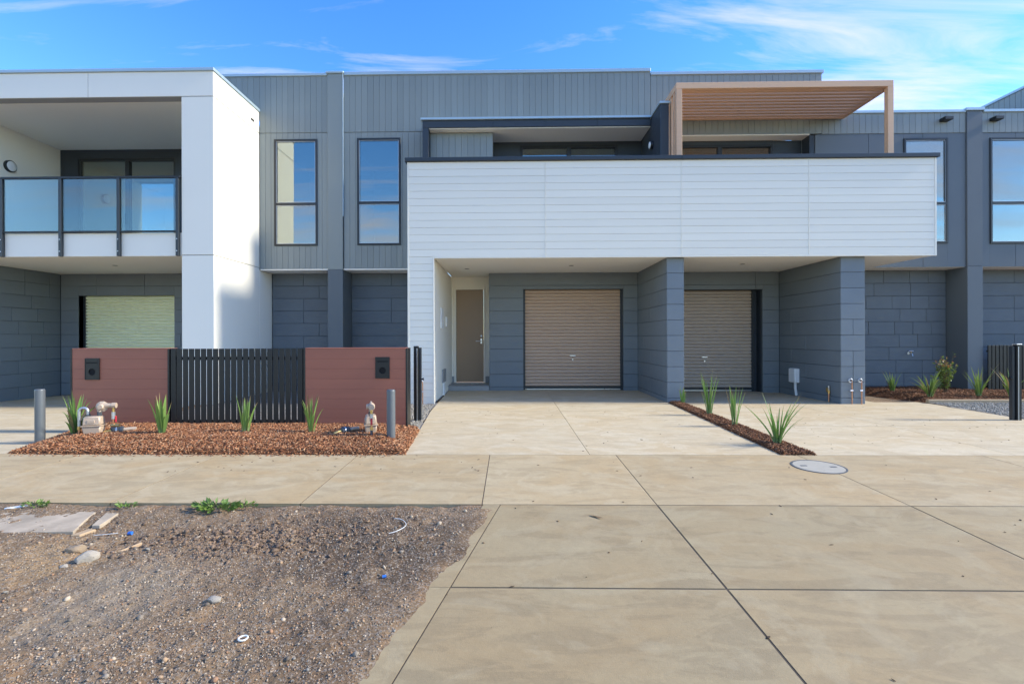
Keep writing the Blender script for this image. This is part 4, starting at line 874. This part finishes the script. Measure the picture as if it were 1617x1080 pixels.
# ---------------------------------------------------------------- debris on the bare soil
def sz(x, y): return float(soil_h(np.array([x]), np.array([y]))[0])
def plank(name, pts, th_, mat, label, cat, lift=.0):
    z = [sz(*p)+lift for p in pts]; zm = max(z)
    n = len(pts); v = [(p[0], p[1], zm+th_) for p in pts]+[(p[0], p[1], zm-.02) for p in pts]
    fs = [tuple(range(n)), tuple(reversed(range(n, 2*n)))]+[(i, n+i, n+(i+1) % n, (i+1) % n) for i in range(n)]
    tag(MB().add(v, fs).build(name, mat, None, bevel=.004), label, cat)
plank('plywood_sheet', [(-3.50, 3.27), (-2.96, 3.29), (-2.99, 3.36), (-3.02, 3.42), (-3.06, 3.50), (-3.12, 3.66), (-3.42, 3.68), (-3.85, 3.62)], .006, 'oldtimber', 'weathered dirty sheet lying on the soil at left', 'timber sheet', -.012)
plank('timber_offcut', [(-2.96, 3.265), (-2.90, 3.27), (-2.87, 3.37), (-2.93, 3.37)], .02, 'timber', 'short sawn timber offcut at the sheet corner', 'timber', -.008)
plank('timber_offcut', [(-2.93, 3.40), (-2.87, 3.40), (-2.93, 3.64), (-3.03, 3.64)], .008, 'oldtimber', 'flat pale timber strip on the sheet edge', 'timber', -.006)
plank('timber_offcut', [(-3.86, 3.69), (-3.82, 3.68), (-3.73, 3.755), (-3.77, 3.765)], .005, 'whiteplastic', 'white strip by the footpath at far left', 'strip', -.005)
plank('wood_splinter', [(-2.47, 3.05), (-2.45, 3.055), (-2.41, 3.19), (-2.425, 3.195)], .008, 'timber', 'thin pale wood splinter on the soil', 'wood', -.005)
def rock(x, y, s, ang, mat, label, seed):
    rnd = random.Random(seed); bm = bmesh.new(); bmesh.ops.create_icosphere(bm, subdivisions=3, radius=1)
    dirs_ = [Vector((rnd.gauss(0, 1), rnd.gauss(0, 1), rnd.gauss(0, .8))).normalized() for _ in range(11)]
    for v in bm.verts:
        for d in dirs_:
            k = v.co.dot(d)-.72
            if k > 0: v.co -= d*k
        v.co *= 1+rnd.uniform(-.02, .02)
    R = Matrix.Rotation(ang, 3, 'Z')
    for v in bm.verts: v.co = R @ Vector((v.co.x*s[0], v.co.y*s[1], v.co.z*s[2]))
    me = bpy.data.meshes.new('rock'); bm.to_mesh(me); bm.free(); me.materials.append(MT[mat]); o = link(bpy.data.objects.new('rock', me), None, (x, y, sz(x, y)+s[2]*.35)); tag(o, label, 'rock', 'loose rocks on the soil')
rock(-2.73, 3.05, (.06, .04, .04), .5, 'brownrock', 'brown angular rock, upper of the two big rocks', 4); rock(-2.55, 2.92, (.07, .045, .042), .8, 'rock', 'largest grey white rock on the soil', 9); rock(-2.61, 2.84, (.024, .02, .016), .1, 'rock', 'small pale rock beside the largest rock', 6); rock(-1.52, 2.51, (.04, .028, .018), .2, 'rock', 'flat pale rock in the middle of the soil', 12)
def small(x, y, build_, name, mat, label, cat):
    o = MB(); build_(o, x, y, sz(x, y)+.006); tag(o.build(name, mat, None, smooth=True), label, cat)
small(-2.60, 3.33, lambda m, x, y, z: m.tube([(x-.02, y, z+.004), (x-.01, y, z+.007), (x+.012, y, z+.008)], [.006, .012, .012], 10), 'bottle_cap', 'blueplastic', 'bright blue plastic cap near the timber offcuts', 'plastic cap')
small(-.71, 2.76, lambda m, x, y, z: m.tube([(x-.01, y, z+.002), (x+.01, y+.005, z+.004)], [.009, .008], 8), 'plastic_scrap', 'blueplastic', 'small blue plastic scrap near the crossover', 'plastic scrap')
small(-1.21, 2.21, lambda m, x, y, z: m.tube(arc((x, y, z+.004),   .019, 0, 2*math.pi, (1, 0, 0), (0, 1, 0), 24), .0038, 8, False), 'plastic_ring', 'whiteplastic', 'white plastic ring on the soil near the camera', 'ring')
small(-.84, 3.45, lambda m, x, y, z: m.tube([p+Vector((0, 0, .006*math.sin(i*.3)**2)) for i, p in enumerate(arc((x, y-.06, z+.012), .13, -1.3, 1.5, (.9, 0, 0), (0, 1, 0), 18))], .002, 6), 'wire', 'whiteplastic', 'curved white wire lying on the soil', 'wire')
small(-2.72, 3.30, lambda m, x, y, z: m.tube([(x-.09, y-.02, z+.008), (x-.02, y-.015, z+.012), (x+.05, y+.01, z+.012)], .0018, 6), 'wire', 'whiteplastic', 'short pale wire left of the blue cap', 'wire')
small(.63, 3.575, lambda m, x, y, z: m.add([(x-.05, y+.03, gz(3.575)+.012), (x-.015, y+.012, gz(3.557)+.004), (x+.03, y-.045, gz(3.5)+.014), (x, y-.035, gz(3.51)+.008), (x-.04, y+.005, gz(3.55)+.014)], [(0, 1, 4), (1, 3, 4), (1, 2, 3)]), 'dry_leaf', 'deadleaf', 'curled brown dry leaf alone on the crossover concrete', 'leaf')

# ---------------------------------------------------------------- loose cover: stones, bark chips, leaf litter
def rotm(n, flat=1.0):
    a = RNG.uniform(0, 2*np.pi, n); b = RNG.normal(0, .45*flat, n); c = RNG.normal(0, .45*flat, n)
    ca, sa, cb_, sb, cc, sc = np.cos(a), np.sin(a), np.cos(b), np.sin(b), np.cos(c), np.sin(c)
    Z = np.zeros(n); O = np.ones(n)
    Rz = np.stack([ca, -sa, Z, sa, ca, Z, Z, Z, O], -1).reshape(n, 3, 3); Ry = np.stack([cb_, Z, sb, Z, O, Z, -sb, Z, cb_], -1).reshape(n, 3, 3); Rx = np.stack([O, Z, Z, Z, cc, -sc, Z, sc, cc], -1).reshape(n, 3, 3)
    return Rz @ Ry @ Rx
def scatter(name, tv, tf, pos, scale, cols, mat, jitter=0, flat=1.0, parent=None):
    n = len(pos); tv = np.asarray(tv, float); V = tv[None]*scale[:, None, :]
    if jitter: V = V*(1+RNG.uniform(-jitter, jitter, (n, len(tv), 1)))
    V = np.einsum('nij,nvj->nvi', rotm(n, flat), V)+pos[:, None, :]
    F = np.asarray(tf)[None]+(np.arange(n)*len(tv))[:, None, None]
    me = bpy.data.meshes.new(name); nv = n*len(tv); k = F.shape[2]; nf = F.shape[0]*F.shape[1]
    me.vertices.add(nv); me.vertices.foreach_set('co', V.reshape(-1)); me.loops.add(nf*k); me.loops.foreach_set('vertex_index', F.reshape(-1).astype(np.int32))
    me.polygons.add(nf); me.polygons.foreach_set('loop_start', np.arange(0, nf*k, k, dtype=np.int32)); me.update(calc_edges=True)
    a = me.color_attributes.new('Col', 'FLOAT_COLOR', 'POINT'); c = np.ones((nv, 4)); c[:, :3] = np.repeat(cols, len(tv), 0); a.data.foreach_set('color', c.ravel())
    me.materials.append(MT[mat]); o = link(bpy.data.objects.new(name, me), parent, (0, 0, 0)); o['kind'] = 'stuff'; return o
bm = bmesh.new(); bmesh.ops.create_icosphere(bm, subdivisions=1, radius=1); icv = [tuple(v.co) for v in bm.verts]; icf = [tuple(v.index for v in f_.verts) for f_ in bm.faces]; bm.free()
BXV = [(x, y, z) for z in (-1, 1) for y in (-1, 1) for x in (-1, 1)]; BXF = [(0, 2, 3, 1), (4, 5, 7, 6), (0, 1, 5, 4), (2, 6, 7, 3), (0, 4, 6, 2), (1, 3, 7, 5)]
def pal(cols, n, sd_=.12):
    c = np.array(cols)[RNG.integers(0, len(cols), n)]; return np.clip(c*(1+RNG.normal(0, sd_, (n, 1))), .01, .9)
STONE = [(a*1.12, b*.98, c*.80) for a, b, c in [(.30, .28, .26), (.23, .22, .21), (.16, .15, .145), (.38, .35, .31), (.25, .20, .16), (.13, .12, .115), (.33, .25, .18), (.20, .21, .22), (.36, .33, .29), (.26, .17, .12)]]
n = 60000; y = 1.2+2.55*RNG.random(n)**1.35; x = RNG.uniform(-1, 0, n)*(.9+y*1.05)+.0
dens = hnoise(x*1.1, y*1.1, 41); keep = (x < leftx(y)-.0) & (RNG.random(n) < np.clip((dens-.22)*2.4, .12, 1)); x, y = x[keep], y[keep]; n = len(x)
s = .002+.004*RNG.random(n)**2.2; bigm = RNG.random(n) < .02; s[bigm] *= RNG.uniform(1.6, 3.2, bigm.sum())
sc = s[:, None]*RNG.uniform(.6, 1.35, (n, 3)); sc[:, 2] *= .7
tag(scatter('soil_pebbles', icv, icf, np.stack([x, y, soil_h(x, y)+s*.25], -1), sc, pal(STONE, n), 'stones', .2), 'small grey and tan pebbles scattered over the soil', 'pebbles')
n = 900; y = RNG.normal(3.2, .13, n).clip(2.8, 3.6); x = RNG.normal(-1.8, .45, n); s = .005+.014*RNG.random(n)**2.4; sc = s[:, None]*RNG.uniform(.5, 1.4, (n, 3)); sc[:, 2] *= .45
tag(scatter('soil_clods', icv, icf, np.stack([x, y, soil_h(x, y)+s*.2], -1), sc, pal([(.17, .115, .075), (.22, .15, .10), (.13, .09, .065)], n), 'stones', .3), 'lumpy brown soil clods below the largest weed', 'soil clods')
CHIP = [(a*1.26, b*1.18, c*1.08) for a, b, c in [(.24, .10, .045), (.30, .135, .065), (.17, .07, .034), (.36, .19, .10), (.12, .052, .028), (.42, .26, .155), (.26, .12, .06)]]
CHIPD = [tuple(c*.58 for c in q) for q in CHIP[:5]]+[(.20, .11, .065)]
def chips(name, n, gen, hf, colset, label, smin=.008):
    x, y = gen(n); n = len(x)
    sc = np.stack([smin*.8+.019*RNG.random(n)**2.2, .002+.0038*RNG.random(n), .0012+.002*RNG.random(n)], -1)
    tag(scatter(name, BXV, BXF, np.stack([x, y, hf(x, y)+RNG.uniform(.002, .013, n)], -1), sc, pal(colset, n, .2), 'chips', .25, .75), label, 'mulch')
def gen_bed(n):
    x = RNG.uniform(-6.05, -1.1, n); y = 5.255+1.44*RNG.random(n); k = in_bed(x, y); return x[k], y[k]
chips('bark_mulch', 32000, gen_bed, mulch_h, CHIP, 'orange brown bark mulch in front of the fence')
def gen_strip(n):
    x = RNG.uniform(2.8, 3.3, n); y = RNG.uniform(5.28, 9.47, n); k = in_strip(x, y); return x[k], y[k]
chips('bark_mulch', 9000, gen_strip, strip_h, CHIPD, 'dark brown bark mulch in the strip between driveways')
def gen_rb(n):
    x = RNG.uniform(7.7, 11.8, n); y = RNG.uniform(9.64, 11.62, n); k = x > 7.95-np.clip((y-9.6)*.14, 0, .3); return x[k], y[k]
chips('bark_mulch', 10000, gen_rb, rbed_h, CHIPD, 'dark brown bark mulch in the right garden', .012)
def gen_lit(n):
    x = RNG.normal(-1.55, .42, n); y = RNG.normal(3.28, .16, n).clip(2.7, 3.7); k = x < leftx(y)-.05; return x[k], y[k]
chips('dry_litter', 420, gen_lit, lambda X, Y: soil_h(X, Y)-.004, [(.16, .10, .058), (.11, .07, .043), (.22, .14, .085), (.30, .20, .12)], 'dry brown bark and leaf litter on the soil below the weeds', .006)
GRV = [(a*1.06, b, c*.86) for a, b, c in [(.34, .335, .325), (.26, .255, .25), (.42, .41, .40), (.19, .19, .19), (.30, .28, .25)]]
def gravel(name, n, x0, x1, y0, y1, keepf, label):
    x = RNG.uniform(x0, x1, n); y = RNG.uniform(y0, y1, n); k = keepf(x, y); x, y = x[k], y[k]; n = len(x); s = RNG.uniform(.006, .013, n); sc = s[:, None]*RNG.uniform(.6, 1.3, (n, 3))
    tag(scatter(name, icv, icf, np.stack([x, y, -.012+s*.2], -1), sc, pal(GRV, n), 'stones', .25), label, 'gravel')
gravel('gravel', 7000, -2.4, -1.05, 6.72, 9.4, lambda X, Y: X < -1.16-.073*(Y-5.28), 'loose grey gravel between the fence and middle driveway')
gravel('gravel', 6000, 7.6, 9.8, 7.2, 9.56, lambda X, Y: X > 7.36+np.clip(Y-5.28, 0, 1.7)*.235+np.clip(Y-7, 0, 3)*.115, 'loose grey gravel beside the right driveway')
# leaf litter and crumbs on the concrete
n = 210; x = np.concatenate([RNG.uniform(-1.2, 7, 130), RNG.uniform(-5, 0, 40), RNG.uniform(-.4, 4, 40)]); y = np.concatenate([RNG.uniform(5.4, 9, 130), RNG.uniform(4.6, 5.26, 40), RNG.uniform(2, 5, 40)])
k = ~((x < -1.2) & (y > 5.28)) & ~((x > 2.85) & (x < 3.25) & (y > 5.28)); x, y = x[k], y[k]; n = len(x)
sc = np.stack([RNG.uniform(.004, .018, n), RNG.uniform(.003, .008, n), np.full(n, .0015)], -1)
tag(scatter('leaf_litter', icv, icf, np.stack([x, y, gzv(y)+.003], -1), sc, pal([(.09, .06, .04), (.05, .035, .025), (.15, .09, .05)], n), 'stones', .3, .25), 'tiny dry leaves and crumbs strewn on the concrete', 'leaf litter')
n = 300; y = RNG.uniform(5.2, 5.30, n)-.04*RNG.random(n); x = RNG.uniform(-5.4, -1.2, n); sc = np.stack([.005+.012*RNG.random(n), RNG.uniform(.002, .005, n), np.full(n, .0015)], -1)
tag(scatter('bark_crumbs', BXV, BXF, np.stack([x, y, gzv(y)+.004], -1), sc, pal(CHIP, n, .2), 'chips', .2, .2), 'stray bark chips along the back of the footpath', 'mulch')
